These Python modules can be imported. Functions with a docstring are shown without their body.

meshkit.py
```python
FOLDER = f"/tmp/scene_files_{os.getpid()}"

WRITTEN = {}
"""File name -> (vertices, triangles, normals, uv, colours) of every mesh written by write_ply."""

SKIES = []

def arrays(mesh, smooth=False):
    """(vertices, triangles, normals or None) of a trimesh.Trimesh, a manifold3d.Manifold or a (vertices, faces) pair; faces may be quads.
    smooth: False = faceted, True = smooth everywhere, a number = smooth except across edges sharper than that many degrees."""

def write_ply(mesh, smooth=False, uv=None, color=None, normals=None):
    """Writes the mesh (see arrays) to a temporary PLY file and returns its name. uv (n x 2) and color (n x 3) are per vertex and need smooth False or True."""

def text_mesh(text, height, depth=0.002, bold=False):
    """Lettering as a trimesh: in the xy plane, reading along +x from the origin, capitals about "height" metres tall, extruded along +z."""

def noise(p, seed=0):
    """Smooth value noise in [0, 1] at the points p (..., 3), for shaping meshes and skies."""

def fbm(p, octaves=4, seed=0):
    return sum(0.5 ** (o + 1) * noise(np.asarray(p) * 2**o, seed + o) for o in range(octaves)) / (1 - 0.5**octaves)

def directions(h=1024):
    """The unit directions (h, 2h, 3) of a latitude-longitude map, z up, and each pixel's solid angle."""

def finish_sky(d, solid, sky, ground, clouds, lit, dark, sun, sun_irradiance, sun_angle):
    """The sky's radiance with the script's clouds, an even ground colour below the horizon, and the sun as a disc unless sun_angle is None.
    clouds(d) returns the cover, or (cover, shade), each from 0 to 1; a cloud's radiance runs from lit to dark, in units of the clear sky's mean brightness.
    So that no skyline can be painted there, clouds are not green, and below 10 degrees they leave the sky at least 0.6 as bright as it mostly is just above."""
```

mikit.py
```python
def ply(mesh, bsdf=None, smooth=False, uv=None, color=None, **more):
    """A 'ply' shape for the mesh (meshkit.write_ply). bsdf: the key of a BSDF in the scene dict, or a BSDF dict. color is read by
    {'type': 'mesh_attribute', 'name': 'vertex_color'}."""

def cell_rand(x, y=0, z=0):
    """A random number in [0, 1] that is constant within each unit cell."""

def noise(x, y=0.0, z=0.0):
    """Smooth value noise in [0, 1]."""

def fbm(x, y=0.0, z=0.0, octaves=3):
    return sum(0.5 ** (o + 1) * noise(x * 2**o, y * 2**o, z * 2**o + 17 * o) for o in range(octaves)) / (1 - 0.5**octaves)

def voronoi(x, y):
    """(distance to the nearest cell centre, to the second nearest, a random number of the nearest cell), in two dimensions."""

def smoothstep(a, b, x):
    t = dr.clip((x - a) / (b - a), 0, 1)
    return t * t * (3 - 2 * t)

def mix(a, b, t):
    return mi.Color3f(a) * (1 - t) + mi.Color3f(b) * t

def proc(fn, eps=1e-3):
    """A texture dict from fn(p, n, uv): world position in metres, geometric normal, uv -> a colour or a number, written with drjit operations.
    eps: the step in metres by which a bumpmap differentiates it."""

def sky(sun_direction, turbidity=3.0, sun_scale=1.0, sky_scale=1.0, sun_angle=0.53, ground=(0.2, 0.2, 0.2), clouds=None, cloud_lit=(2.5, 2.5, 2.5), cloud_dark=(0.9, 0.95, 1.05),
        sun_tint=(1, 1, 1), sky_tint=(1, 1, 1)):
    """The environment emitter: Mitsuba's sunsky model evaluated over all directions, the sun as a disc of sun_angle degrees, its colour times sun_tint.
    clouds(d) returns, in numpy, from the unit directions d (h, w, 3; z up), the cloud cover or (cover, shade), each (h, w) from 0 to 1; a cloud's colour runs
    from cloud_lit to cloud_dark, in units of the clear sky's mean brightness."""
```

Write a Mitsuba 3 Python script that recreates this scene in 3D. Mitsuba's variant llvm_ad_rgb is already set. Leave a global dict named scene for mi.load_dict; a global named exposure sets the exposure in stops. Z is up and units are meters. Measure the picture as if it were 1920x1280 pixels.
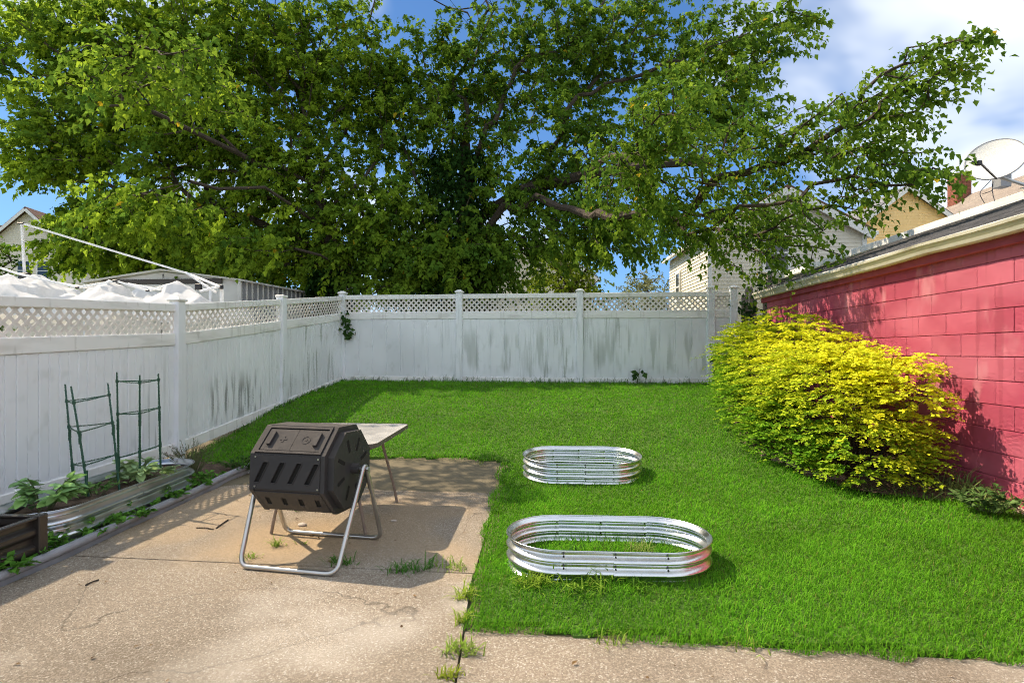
import math, random
import numpy as np, trimesh, drjit as dr, mitsuba as mi
from shapely.geometry import Polygon, box as sbox, Point, LineString
from shapely import affinity, contains_xy
from scipy.spatial import cKDTree
import mikit, meshkit
from mikit import noise, fbm, voronoi, cell_rand, smoothstep, mix

T = mi.ScalarTransform4f
scene, labels = {}, {}
F, CAMZ = 1060.0, 1.5

# ------------------------------------------------------------------ camera, sky, exposure
scene['camera'] = {'type': 'perspective', 'fov': math.degrees(2 * math.atan(960 / F)), 'fov_axis': 'x', 'near_clip': 0.05, 'far_clip': 2000.0,
                   'to_world': T().look_at(origin=[0, 0, CAMZ], target=[0, 10, CAMZ], up=[0, 0, 1])}


def clouds(d):
    z = np.maximum(d[..., 2], 0.0)
    q = np.stack([d[..., 0] / (z + 0.35), d[..., 1] / (z + 0.35), np.zeros_like(z)], -1)
    w = meshkit.fbm(q * 2.0 + [8.0, 3.0, 1.0], 3, seed=13) - 0.5
    n = meshkit.fbm(q * 1.5 + 0.5 * w[..., None] + [5.3, 2.2, 0.3], 6, seed=5)
    big = meshkit.fbm(q * 0.6 + [7.3, 2.2, 0.0], 3, seed=9)
    az = np.arctan2(d[..., 0], d[..., 1])
    clear = np.clip((0.70 - az) / 0.45, 0, 1) * np.clip((az + 1.9) / 0.6, 0, 1)  # cloud outside this clear arc is thickened, added as fill light
    c = np.clip((n * 0.8 + big * 0.3 - 0.365 - 0.20 * clear) / 0.17, 0, 1)
    shade = np.clip((meshkit.fbm(q * 2.2 + [1.3, 9.0, 2.0], 4, seed=21) - 0.40) * 1.5, 0, 1)
    return c * c * (3 - 2 * c) * 0.95, shade * 0.6


SUN = (-0.78, 0.30, 1.0)
scene['sky'] = mikit.sky(SUN, turbidity=2.6, clouds=clouds, sky_scale=0.85, cloud_lit=(3.15, 3.35, 3.6), cloud_dark=(2.25, 2.45, 2.75), ground=(0.12, 0.14, 0.08),
                         sky_tint=(0.70, 0.95, 1.25))
exposure = 2.28

# ------------------------------------------------------------------ naming helpers
rng = np.random.default_rng(11)
count = {}


def numbered(base):
    n = count.get(base, 0)
    count[base] = n + 1
    return base if n == 0 else f'{base}_{n:03d}'


def obj(name, mesh, mat, parent=None, smooth=False, color=None, **more):
    key = numbered(name if parent is None else f'{parent}__{name}')
    scene[key] = mikit.ply(mesh, mat, smooth=smooth, color=color, **more)
    return key


def thing(name):
    return numbered(name)


def tag(key, label=None, cat=None, group=None, kind=None):
    labels[key] = {k: v for k, v in (('label', label), ('category', cat), ('group', group), ('kind', kind)) if v}
    return key


# ------------------------------------------------------------------ mesh helpers
def W(px, py, y):
    return np.array([(px - 960) / F * y, y, CAMZ - (py - 640) / F * y])


def join(ms):
    return trimesh.util.concatenate(list(ms))


HULLS = {}


def cbox(sx, sy, sz, c=0.004):
    """A chamfered box centred on the origin (44 triangles)."""
    k = (round(sx, 4), round(sy, 4), round(sz, 4), c)
    if k not in HULLS:
        h = np.array([sx, sy, sz]) / 2
        c = min(c, h.min() * 0.6)
        pts = []
        for s in np.array(np.meshgrid([-1, 1], [-1, 1], [-1, 1])).T.reshape(-1, 3):
            for a in range(3):
                q = h.copy() - c
                q[a] = h[a]
                pts.append(s * q)
        HULLS[k] = trimesh.convex.convex_hull(np.array(pts))
    return HULLS[k].copy()


def moved(m, R=None, t=(0, 0, 0)):
    v = np.asarray(m.vertices)
    if R is not None:
        v = v @ np.asarray(R).T
    return trimesh.Trimesh(v + np.asarray(t), m.faces, process=False)


def rotz(a):
    c, s = math.cos(a), math.sin(a)
    return np.array([[c, -s, 0], [s, c, 0], [0, 0, 1.0]])


def axes_to(d, up=(0, 0, 1)):
    """Columns: x along d, z close to up."""
    x = np.asarray(d, float) / np.linalg.norm(d)
    if abs(np.dot(x, up)) > 0.98:
        up = (0, 1, 0)
    y = np.cross(up, x)
    y /= np.linalg.norm(y)
    return np.stack([x, y, np.cross(x, y)], 1)


def beam(p0, p1, w, h, c=0.004, up=(0, 0, 1)):
    p0, p1 = np.asarray(p0, float), np.asarray(p1, float)
    return moved(cbox(np.linalg.norm(p1 - p0), w, h, c), axes_to(p1 - p0, up), (p0 + p1) / 2)


def tube(pts, r, sides=8, closed=False, cap=True):
    pts = np.asarray(pts, float)
    n = len(pts)
    r = np.broadcast_to(np.asarray(r, float), (n,))
    if closed:
        tg = np.roll(pts, -1, 0) - np.roll(pts, 1, 0)
    else:
        tg = np.gradient(pts, axis=0)
    tg /= np.linalg.norm(tg, axis=1, keepdims=True) + 1e-12
    u = np.cross(tg[0], [0, 0, 1] if abs(tg[0][2]) < 0.9 else [1, 0, 0])
    us = []
    for t in tg:
        u = u - t * np.dot(u, t)
        u = u / (np.linalg.norm(u) + 1e-12)
        us.append(u)
    us = np.array(us)
    vs = np.cross(tg, us)
    a = np.arange(sides) * 2 * np.pi / sides
    ring = pts[:, None] + r[:, None, None] * (np.cos(a)[None, :, None] * us[:, None] + np.sin(a)[None, :, None] * vs[:, None])
    v = ring.reshape(-1, 3)
    f = []
    i = np.arange(sides)
    j = (i + 1) % sides
    for k in range(n if closed else n - 1):
        a0, b0 = k * sides, ((k + 1) % n) * sides
        f += [np.stack([a0 + i, a0 + j, b0 + j], 1), np.stack([a0 + i, b0 + j, b0 + i], 1)]
    if cap and not closed:
        v = np.vstack([v, pts[:1], pts[-1:]])
        c0, c1 = len(v) - 2, len(v) - 1
        f += [np.stack([i * 0 + c0, j, i], 1), np.stack([i * 0 + c1, (n - 1) * sides + i, (n - 1) * sides + j], 1)]
    return trimesh.Trimesh(v, np.vstack(f), process=False)


def rounded(pts, rad, n=6):
    """A polyline with its inner corners rounded."""
    pts = [np.asarray(p, float) for p in pts]
    out = [pts[0]]
    for a, b, c in zip(pts, pts[1:], pts[2:]):
        l1, l2 = np.linalg.norm(a - b), np.linalg.norm(c - b)
        r = min(rad, l1 * 0.45, l2 * 0.45)
        p, q = b + (a - b) / l1 * r, b + (c - b) / l2 * r
        for t in np.linspace(0, 1, n):
            out.append((1 - t) ** 2 * p + 2 * t * (1 - t) * b + t * t * q)
    out.append(pts[-1])
    return np.array(out)


def extrude(poly, h):
    polys = getattr(poly, 'geoms', [poly])
    return join(trimesh.creation.extrude_polygon(p, h, engine='earcut') for p in polys if p.area > 1e-7)


def grid_mesh(P):
    """P (m, n, 3) -> mesh."""
    m, n = P.shape[:2]
    i, j = np.meshgrid(np.arange(m - 1), np.arange(n - 1), indexing='ij')
    a = (i * n + j).ravel()
    return trimesh.Trimesh(P.reshape(-1, 3), np.vstack([np.stack([a, a + n, a + n + 1], 1), np.stack([a, a + n + 1, a + 1], 1)]), process=False)


def lathe(prof, n=24):
    """prof: list of (r, z)."""
    prof = np.array(prof, float)
    a = np.linspace(0, 2 * np.pi, n + 1)
    P = np.stack([prof[:, None, 0] * np.cos(a), prof[:, None, 0] * np.sin(a), np.broadcast_to(prof[:, None, 1], (len(prof), n + 1))], -1)
    m = grid_mesh(P)
    m.merge_vertices()
    return m


def unit(v):
    return v / (np.linalg.norm(v, axis=-1, keepdims=True) + 1e-12)


def leaf_mesh(pos, axis, normal, L, Wd, fold=0.25, droop=0.12, shape=0.36):
    """Folded leaves, 5 vertices and 4 triangles each."""
    n = len(pos)
    L, Wd = np.broadcast_to(L, (n,))[:, None], np.broadcast_to(Wd, (n,))[:, None]
    axis = unit(axis)
    side = unit(np.cross(axis, normal))
    nor = np.cross(side, axis)
    b = pos
    m = pos + axis * L * 0.48
    t = pos + axis * L - nor * L * droop
    l = pos + axis * L * shape - side * Wd / 2 + nor * Wd * fold
    r = pos + axis * L * shape + side * Wd / 2 + nor * Wd * fold
    v = np.stack([b, m, t, l, r], 1).reshape(-1, 3)
    f0 = np.array([[0, 4, 1], [4, 2, 1], [0, 1, 3], [1, 2, 3]])
    f = (np.arange(n)[:, None, None] * 5 + f0).reshape(-1, 3)
    return trimesh.Trimesh(v, f, process=False)


def blades(pos, heading, lean, L, wd, curl=0.5):
    """Grass blades, 5 vertices and 3 triangles each."""
    n = len(pos)
    d = np.stack([np.cos(heading), np.sin(heading), np.zeros(n)], 1)
    s = np.stack([-np.sin(heading), np.cos(heading), np.zeros(n)], 1)
    up = np.array([0, 0, 1.0])
    L, wd, lean = L[:, None], wd[:, None], lean[:, None]
    mid = pos + (up * np.cos(lean) + d * np.sin(lean)) * L * 0.55
    l2 = np.minimum(lean + curl, 2.0)
    tip = mid + (up * np.cos(l2) + d * np.sin(l2)) * L * 0.45
    v = np.stack([pos - s * wd / 2, pos + s * wd / 2, mid - s * wd * 0.42, mid + s * wd * 0.42, tip], 1).reshape(-1, 3)
    f = (np.arange(n)[:, None, None] * 5 + np.array([[0, 1, 3], [0, 3, 2], [2, 3, 4]])).reshape(-1, 3)
    return trimesh.Trimesh(v, f, process=False)


def vcol(colors, per):
    return np.repeat(np.clip(colors, 0.002, 1), per, axis=0)


# ------------------------------------------------------------------ materials
def add(name, d):
    scene[name] = d
    return name


def rgb(*c):
    return {'type': 'rgb', 'value': list(c)}


def pr(name, color, rough=0.6, bump=None, scale=1.0, **k):
    col = mikit.proc(color) if callable(color) else rgb(*color)
    d = {'type': 'principled', 'base_color': col, 'roughness': mikit.proc(rough) if callable(rough) else rough, **k}
    if bump is not None:
        d = {'type': 'bumpmap', 'arbitrary': mikit.proc(bump), 'scale': scale, 'bsdf': d}
    return add(name, {'type': 'twosided', 'bsdf': d})


def leafmat(name, trans=0.7, rough=0.45, color=None):
    return add(name, {'type': 'principledthin', 'base_color': {'type': 'mesh_attribute', 'name': 'vertex_color'} if color is None else rgb(*color),
                      'roughness': rough, 'diff_trans': trans, 'eta': 1.35, 'spec_trans': 0.0})


def vinyl_color(p, n, uv):
    c = mix((0.76, 0.785, 0.82), (0.66, 0.685, 0.715), smoothstep(0.35, 0.8, fbm(p.x * 1.3, p.y * 1.3, p.z * 0.9, 4)))
    # mildew running down the boards: vertical streaks, thickest on the lower half
    st = noise((p.x * 0.6 + p.y) * 21.0, 3.0, p.z * 1.1) * 0.6 + noise((p.x + p.y * 0.55) * 60.0, 8.0, p.z * 2.5) * 0.4
    patch = noise(p.x * 0.75 + 3.3, p.y * 0.75, p.z * 0.35)
    amt = smoothstep(0.56, 0.80, st) * smoothstep(0.45, 0.75, patch) * 0.65
    gr = smoothstep(0.62, 0.85, fbm(p.x * 9, p.y * 9, p.z * 5, 3)) * 0.35
    c = mix(c, (0.22, 0.25, 0.21), dr.minimum(amt + gr * 0.5, 0.85))
    # black runs in the middle of the second left panel and on the third post
    run = smoothstep(0.47, 0.70, noise(p.y * 13.0 + 4.1, 2.0, p.z * 1.2) * 0.55 + noise(p.y * 40.0, 5.0, p.z * 3.0) * 0.45)
    span = (smoothstep(7.35, 7.5, p.y) * (1 - smoothstep(8.55, 8.7, p.y)) + smoothstep(9.28, 9.32, p.y) * (1 - smoothstep(9.5, 9.6, p.y))) * (1 - smoothstep(-2.0, -1.6, p.x))
    low = smoothstep(0.30, 0.55, p.z) * (1 - smoothstep(0.78, 1.18, p.z))
    c = mix(c, (0.10, 0.11, 0.10), run * span * low * 0.72)
    rear = smoothstep(10.5, 10.6, p.y) * smoothstep(-2.0, -0.6, p.x)
    wash = smoothstep(0.46, 0.74, noise(p.x * 6.3 + 1.7, 4.0, p.z * 1.4) * 0.6 + noise(p.x * 26.0, 6.0, p.z * 2.6) * 0.4) * smoothstep(0.8, 1.0, p.z) * (1 - smoothstep(1.45, 1.9, p.z))
    c = mix(c, (0.33, 0.36, 0.33), rear * wash * 0.55)
    return c


pr('vinyl', vinyl_color, 0.42, specular=0.4)
pr('vinyl_rail', lambda p, n, uv: mix((0.78, 0.78, 0.77), (0.52, 0.51, 0.48),
   smoothstep(0.5, 0.85, fbm(p.x * 2.2, p.y * 2.2, p.z * 9, 4)) * 0.7 + smoothstep(0.70, 0.82, noise(p.x * 31, p.y * 31, p.z * 3)) * 0.4), 0.45, specular=0.4)
pr('vinyl_lattice', lambda p, n, uv: mix((0.74, 0.70, 0.66), (0.55, 0.51, 0.47), smoothstep(0.35, 0.75, fbm(p.x * 2, p.y * 2, p.z * 3, 3))), 0.5)


def patio_color(p, n, uv):
    d1, d2, r = voronoi(p.x * 120, p.y * 120)
    e1, e2, r2 = voronoi(p.x * 190 + 3.3, p.y * 190)
    peb = mix(mix((0.335, 0.285, 0.225), (0.215, 0.176, 0.130), smoothstep(0.15, 0.6, r)), (0.48, 0.445, 0.385), smoothstep(0.84, 0.97, r))
    fine = mix((0.36, 0.31, 0.25), (0.16, 0.13, 0.098), r2)
    c = mix(peb, fine, smoothstep(0.45, 0.62, d1) * 0.7)
    c = mix((0.19, 0.155, 0.12), c, smoothstep(0.0, 0.10, d2 - d1) * 0.6 + 0.4)
    big = fbm(p.x * 0.55, p.y * 0.55, 1.0, 4)
    c = c * (0.53 + 0.68 * big) * (0.86 + 0.28 * fbm(p.x * 2.7 + 4.0, p.y * 2.7, 5.0, 3))
    crack = dr.abs(noise(p.x * 1.3 + 2.0, p.y * 1.3, 9.0) - 0.5 + 0.06 * (fbm(p.x * 9, p.y * 9, 2.0, 3) - 0.5))
    c = c * (1 - 0.45 * (1 - smoothstep(0.0, 0.006, crack)) * smoothstep(0.5, 0.62, noise(p.x * 0.6, p.y * 0.6, 3.0)))
    sand = smoothstep(0.50, 0.68, fbm(p.x * 1.1 + 5.0, p.y * 1.1, 4.0, 4)) * smoothstep(3.2, 4.0, p.y) * 0.45
    sand = dr.maximum(sand, (1 - smoothstep(0.25, 0.75, dr.sqrt(dr.square((p.x + 1.62) * 0.8) + dr.square(p.y - 4.25)) + 0.35 * fbm(p.x * 4, p.y * 4, 2.0, 3) - 0.15)) * 0.85)
    c = mix(c, mi.Color3f(0.34, 0.252, 0.155) * (0.8 + 0.4 * noise(p.x * 120, p.y * 120, 0.0)), sand)
    pale = smoothstep(0.55, 0.75, fbm(p.x * 0.8 + 9.0, p.y * 1.2 + 2.0, 7.0, 4)) * (1 - smoothstep(3.2, 4.2, p.y))
    c = mix(c, (0.52, 0.485, 0.425), pale * 0.38)
    dirt = smoothstep(6.25, 6.5, p.y + 0.25 * fbm(p.x * 3, p.y * 3, 3.0, 3) - 0.1 + 0.03 * p.x)
    c = mix(c, (0.12, 0.065, 0.032), dirt * 0.85)
    return c


def patio_bump(p, n, uv):
    d1, d2, r = voronoi(p.x * 120, p.y * 120)
    return dr.maximum(0.0, 0.55 - d1) * (0.4 + 0.6 * r)


pr('aggregate', patio_color, 0.85, bump=patio_bump, scale=0.006, specular=0.2)


def soil_color(p, n, uv):
    return mix((0.035, 0.024, 0.016), (0.13, 0.09, 0.06), fbm(p.x * 22, p.y * 22, p.z * 9, 4)) * (0.6 + 0.8 * noise(p.x * 90, p.y * 90, 0.0))


pr('soil', soil_color, 0.95, bump=lambda p, n, uv: fbm(p.x * 35, p.y * 35, p.z * 35, 4), scale=0.03)
pr('turf', lambda p, n, uv: mix((0.045, 0.11, 0.012), (0.085, 0.16, 0.022), fbm(p.x * 6, p.y * 6, 0.0, 4)), 0.95,
   bump=lambda p, n, uv: fbm(p.x * 60, p.y * 60, 0.0, 3), scale=0.03)
pr('far_ground', lambda p, n, uv: mix((0.05, 0.09, 0.02), (0.13, 0.11, 0.07), smoothstep(0.4, 0.65, fbm(p.x * 0.3, p.y * 0.3, 0.0, 4))), 0.95)


def red_color(p, n, uv):
    c = mix((0.42, 0.064, 0.112), (0.53, 0.125, 0.180), smoothstep(0.35, 0.7, fbm(p.x * 1.7, p.y * 1.7, p.z * 2.3, 4)))
    chalk = smoothstep(0.60, 0.80, fbm(p.x * 5 + 2.0, p.y * 5, p.z * 2.0, 4))
    c = mix(c, (0.62, 0.28, 0.31), chalk * 0.55)
    drip = smoothstep(0.72, 0.86, noise(p.y * 19.0, 1.0, p.z * 1.2))
    return mix(c, (0.25, 0.028, 0.05), drip * 0.3)


RED_TONES = []
for i, k in enumerate((0.93, 0.98, 1.0, 1.05)):
    RED_TONES.append(pr(f'red_block_{i}', (lambda k: lambda p, n, uv: red_color(p, n, uv) * k)(k), 0.5, bump=lambda p, n, uv: fbm(p.x * 55, p.y * 55, p.z * 55, 4) + 0.5 * noise(p.x * 220, p.y * 220, p.z * 220), scale=0.014, specular=0.35))
pr('red_mortar', lambda p, n, uv: mix((0.22, 0.024, 0.044), (0.36, 0.07, 0.10), fbm(p.x * 9, p.y * 9, p.z * 9, 3)), 0.7, bump=lambda p, n, uv: fbm(p.x * 70, p.y * 70, p.z * 70, 3), scale=0.006)


def shingle_color(a, b):
    def fn(p, n, uv):
        r = cell_rand(dr.floor(p.y / 0.305), dr.floor(p.z * 21.0))
        return mix(a, b, 0.6 * r + 0.4 * fbm(p.x * 3, p.y * 3, p.z * 3, 3)) * (0.7 + 0.6 * noise(p.x * 150, p.y * 150, p.z * 150))
    return fn


pr('shingle_grey', shingle_color((0.075, 0.079, 0.088), (0.185, 0.185, 0.195)), 0.9)
pr('shingle_tan', shingle_color((0.16, 0.13, 0.105), (0.26, 0.22, 0.18)), 0.9)
pr('shingle_brown', shingle_color((0.09, 0.05, 0.035), (0.19, 0.11, 0.08)), 0.9)
pr('gutter_white', lambda p, n, uv: mix((0.43, 0.415, 0.33), (0.22, 0.205, 0.145), smoothstep(0.45, 0.85, fbm(p.x * 3, p.y * 3, p.z * 14, 4)) * 0.8), 0.4)
pr('trim_white', lambda p, n, uv: mix((0.80, 0.80, 0.78), (0.62, 0.62, 0.60), fbm(p.x * 2, p.y * 2, p.z * 2, 3) * 0.8), 0.45)
pr('siding_cream', lambda p, n, uv: mix((0.72, 0.68, 0.57), (0.62, 0.58, 0.49), fbm(p.x * 1.2, p.y * 1.2, p.z * 3, 3)), 0.6)
pr('siding_white', lambda p, n, uv: mix((0.70, 0.69, 0.65), (0.62, 0.60, 0.56), fbm(p.x * 1.2, p.y * 1.2, p.z * 3, 3)), 0.6)
pr('siding_yellow', lambda p, n, uv: mix((0.90, 0.65, 0.30), (0.84, 0.58, 0.25), fbm(p.x * 1.2, p.y * 1.2, p.z * 3, 3)), 0.6)
pr('window_glass', (0.025, 0.03, 0.035), 0.04, specular=0.9)
pr('brick_red', lambda p, n, uv: mix((0.34, 0.12, 0.07), (0.20, 0.07, 0.045), noise(p.x * 7 + dr.floor(p.z * 13) * 3.7, p.y * 7, dr.floor(p.z * 13.0))), 0.85)
pr('mortar_grey', (0.40, 0.36, 0.32), 0.9)
pr('shed_metal', lambda p, n, uv: mix((0.66, 0.66, 0.64), (0.50, 0.49, 0.46), smoothstep(0.4, 0.8, fbm(p.x * 1.4, p.y * 1.4, p.z * 3, 4))), 0.45)
pr('shed_grey', lambda p, n, uv: mix((0.30, 0.31, 0.33), (0.22, 0.23, 0.24), fbm(p.x * 2, p.y * 2, p.z * 2, 3)), 0.5)
pr('shed_dark', (0.06, 0.05, 0.045), 0.5)
pr('galvanised', lambda p, n, uv: mix((0.80, 0.82, 0.84), (0.66, 0.68, 0.70), fbm(p.x * 14, p.y * 14, p.z * 14, 3)),
   lambda p, n, uv: 0.16 + 0.20 * fbm(p.x * 20, p.y * 20, p.z * 20, 3), metallic=1.0)
pr('galvanised_dull', lambda p, n, uv: mix((0.60, 0.635, 0.69), (0.50, 0.53, 0.575), smoothstep(0.35, 0.7, fbm(p.x * 4, p.y * 4, p.z * 4, 3))), 0.24, metallic=0.92)
pr('tube_steel', lambda p, n, uv: mix((0.58, 0.58, 0.57), (0.40, 0.39, 0.37), fbm(p.x * 12, p.y * 12, p.z * 12, 3)), 0.26, metallic=0.9)
pr('bronze_metal', lambda p, n, uv: mix((0.018, 0.015, 0.014), (0.034, 0.029, 0.026), fbm(p.x * 6, p.y * 6, p.z * 6, 3)), 0.32, specular=0.6)


def plastic_color(p, n, uv):
    c = mix((0.026, 0.026, 0.029), (0.040, 0.039, 0.041), fbm(p.x * 5, p.y * 5, p.z * 5, 4))
    dust = smoothstep(0.25, 0.9, n.z) * 0.55 + smoothstep(0.5, 0.8, fbm(p.x * 11, p.y * 11, p.z * 11, 4)) * 0.22
    return mix(c, (0.072, 0.062, 0.054), dr.clip(dust, 0, 0.75) * (0.55 + 0.6 * fbm(p.x * 24, p.y * 24, p.z * 24, 4)))


pr('black_plastic', plastic_color, lambda p, n, uv: 0.42 + 0.34 * smoothstep(0.2, 0.8, n.z) + 0.16 * fbm(p.x * 13, p.y * 13, p.z * 13, 3), bump=lambda p, n, uv: fbm(p.x * 160, p.y * 160, p.z * 160, 2), scale=0.0008, specular=0.35)
pr('slot_dark', (0.004, 0.004, 0.004), 0.9)
pr('table_top', lambda p, n, uv: mix((0.34, 0.335, 0.32), (0.24, 0.236, 0.228), smoothstep(0.35, 0.75, fbm(p.x * 5, p.y * 5, p.z * 5, 4))), 0.45, specular=0.5)
pr('table_edge', (0.10, 0.085, 0.075), 0.5)
pr('brown_tube', lambda p, n, uv: mix((0.16, 0.12, 0.10), (0.26, 0.20, 0.16), fbm(p.x * 25, p.y * 25, p.z * 25, 3)), 0.4)
pr('green_stake', (0.008, 0.060, 0.034), 0.4)
pr('edging', lambda p, n, uv: mix((0.30, 0.31, 0.345), (0.21, 0.215, 0.24), fbm(p.x * 8, p.y * 8, p.z * 8, 3)), 0.35, specular=0.5)
pr('bark', lambda p, n, uv: mix((0.028, 0.021, 0.016), (0.085, 0.064, 0.048), fbm(p.x * 12, p.y * 12, p.z * 4, 4)), 0.9, bump=lambda p, n, uv: fbm(p.x * 25, p.y * 25, p.z * 6, 3), scale=0.03)
pr('grey_wood', lambda p, n, uv: mix((0.20, 0.17, 0.15), (0.36, 0.32, 0.29), fbm(p.x * 30, p.y * 30, p.z * 3, 3)), 0.85)
pr('white_pole', (0.80, 0.80, 0.80), 0.35)
pr('black_fitting', (0.02, 0.02, 0.022), 0.4)
pr('dish_white', lambda p, n, uv: mix((0.84, 0.83, 0.79), (0.76, 0.75, 0.70), fbm(p.x * 5, p.y * 5, p.z * 5, 3)), 0.4)
pr('stone_pale', lambda p, n, uv: mix((0.55, 0.50, 0.44), (0.36, 0.31, 0.26), fbm(p.x * 40, p.y * 40, p.z * 40, 3)), 0.85)
pr('stone_brown', lambda p, n, uv: mix((0.30, 0.22, 0.16), (0.16, 0.11, 0.08), fbm(p.x * 18, p.y * 18, p.z * 18, 3)), 0.9)
pr('concrete', lambda p, n, uv: mix((0.52, 0.44, 0.34), (0.36, 0.30, 0.23), fbm(p.x * 14, p.y * 14, p.z * 14, 4)), 0.9)
add('fabric', {'type': 'principledthin', 'base_color': rgb(0.80, 0.81, 0.84), 'roughness': 0.7, 'diff_trans': 0.7, 'eta': 1.3})
leafmat('grass_leaf', 0.7, 0.42)
leafmat('tree_leaf', 1.05, 0.38)
leafmat('bush_leaf', 0.5, 0.45)
leafmat('herb_leaf', 0.45, 0.55)


# ------------------------------------------------------------------ the lie of the land
def sst(a, b, x):
    t = np.clip((np.asarray(x, float) - a) / (b - a), 0, 1)
    return t * t * (3 - 2 * t)


def gz(x, y):
    x, y = np.asarray(x, float), np.asarray(y, float)
    u = y + 0.12 * (x + 3.5)
    b = np.interp(u, [-50, 5.6, 6.3, 7.0, 7.8, 8.7, 9.4, 10.3, 11.7, 14, 60, 400], [0, 0.0, 0.05, 0.11, 0.22, 0.40, 0.50, 0.59, 0.69, 0.75, 0.9, 1.0])
    cr = 0.16 * sst(0.8, 4.0, x) * (1 - sst(7, 10, u)) * sst(2.6, 4.6, y)
    hump = 0.065 * sst(-0.22, 0.12, x) * np.exp(-((x - 0.7) / 1.2) ** 2) * sst(2.95, 3.4, y) * (1 - sst(4.4, 5.5, y))
    return b + cr + hump


def G(px, py, h=0.0):
    """The ground point (raised by h) seen at a pixel."""
    y = 4.0
    for _ in range(60):
        x = (px - 960) / F * y
        y = 0.5 * y + 0.5 * (CAMZ - float(gz(x, y)) - h) * F / (py - 640)
    return np.array([(px - 960) / F * y, y, float(gz((px - 960) / F * y, y)) + h])


FX0, FT = -4.77, 0.1085                      # the left fence: x = FX0 + FT * y
BDIR = np.array([0.9928, -0.12]) / math.hypot(0.9928, 0.12)   # the back fence
CORNER = np.array([FX0 + FT * 11.69, 11.69])
GX0, GT = 3.77, 0.0698                       # the red garage's wall: x = GX0 + GT * y
JOINT = LineString([(-3.6, 4.02), (-0.25, 3.66)])


def jy(x):
    return 3.66 - 0.107 * (x + 0.25)


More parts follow.
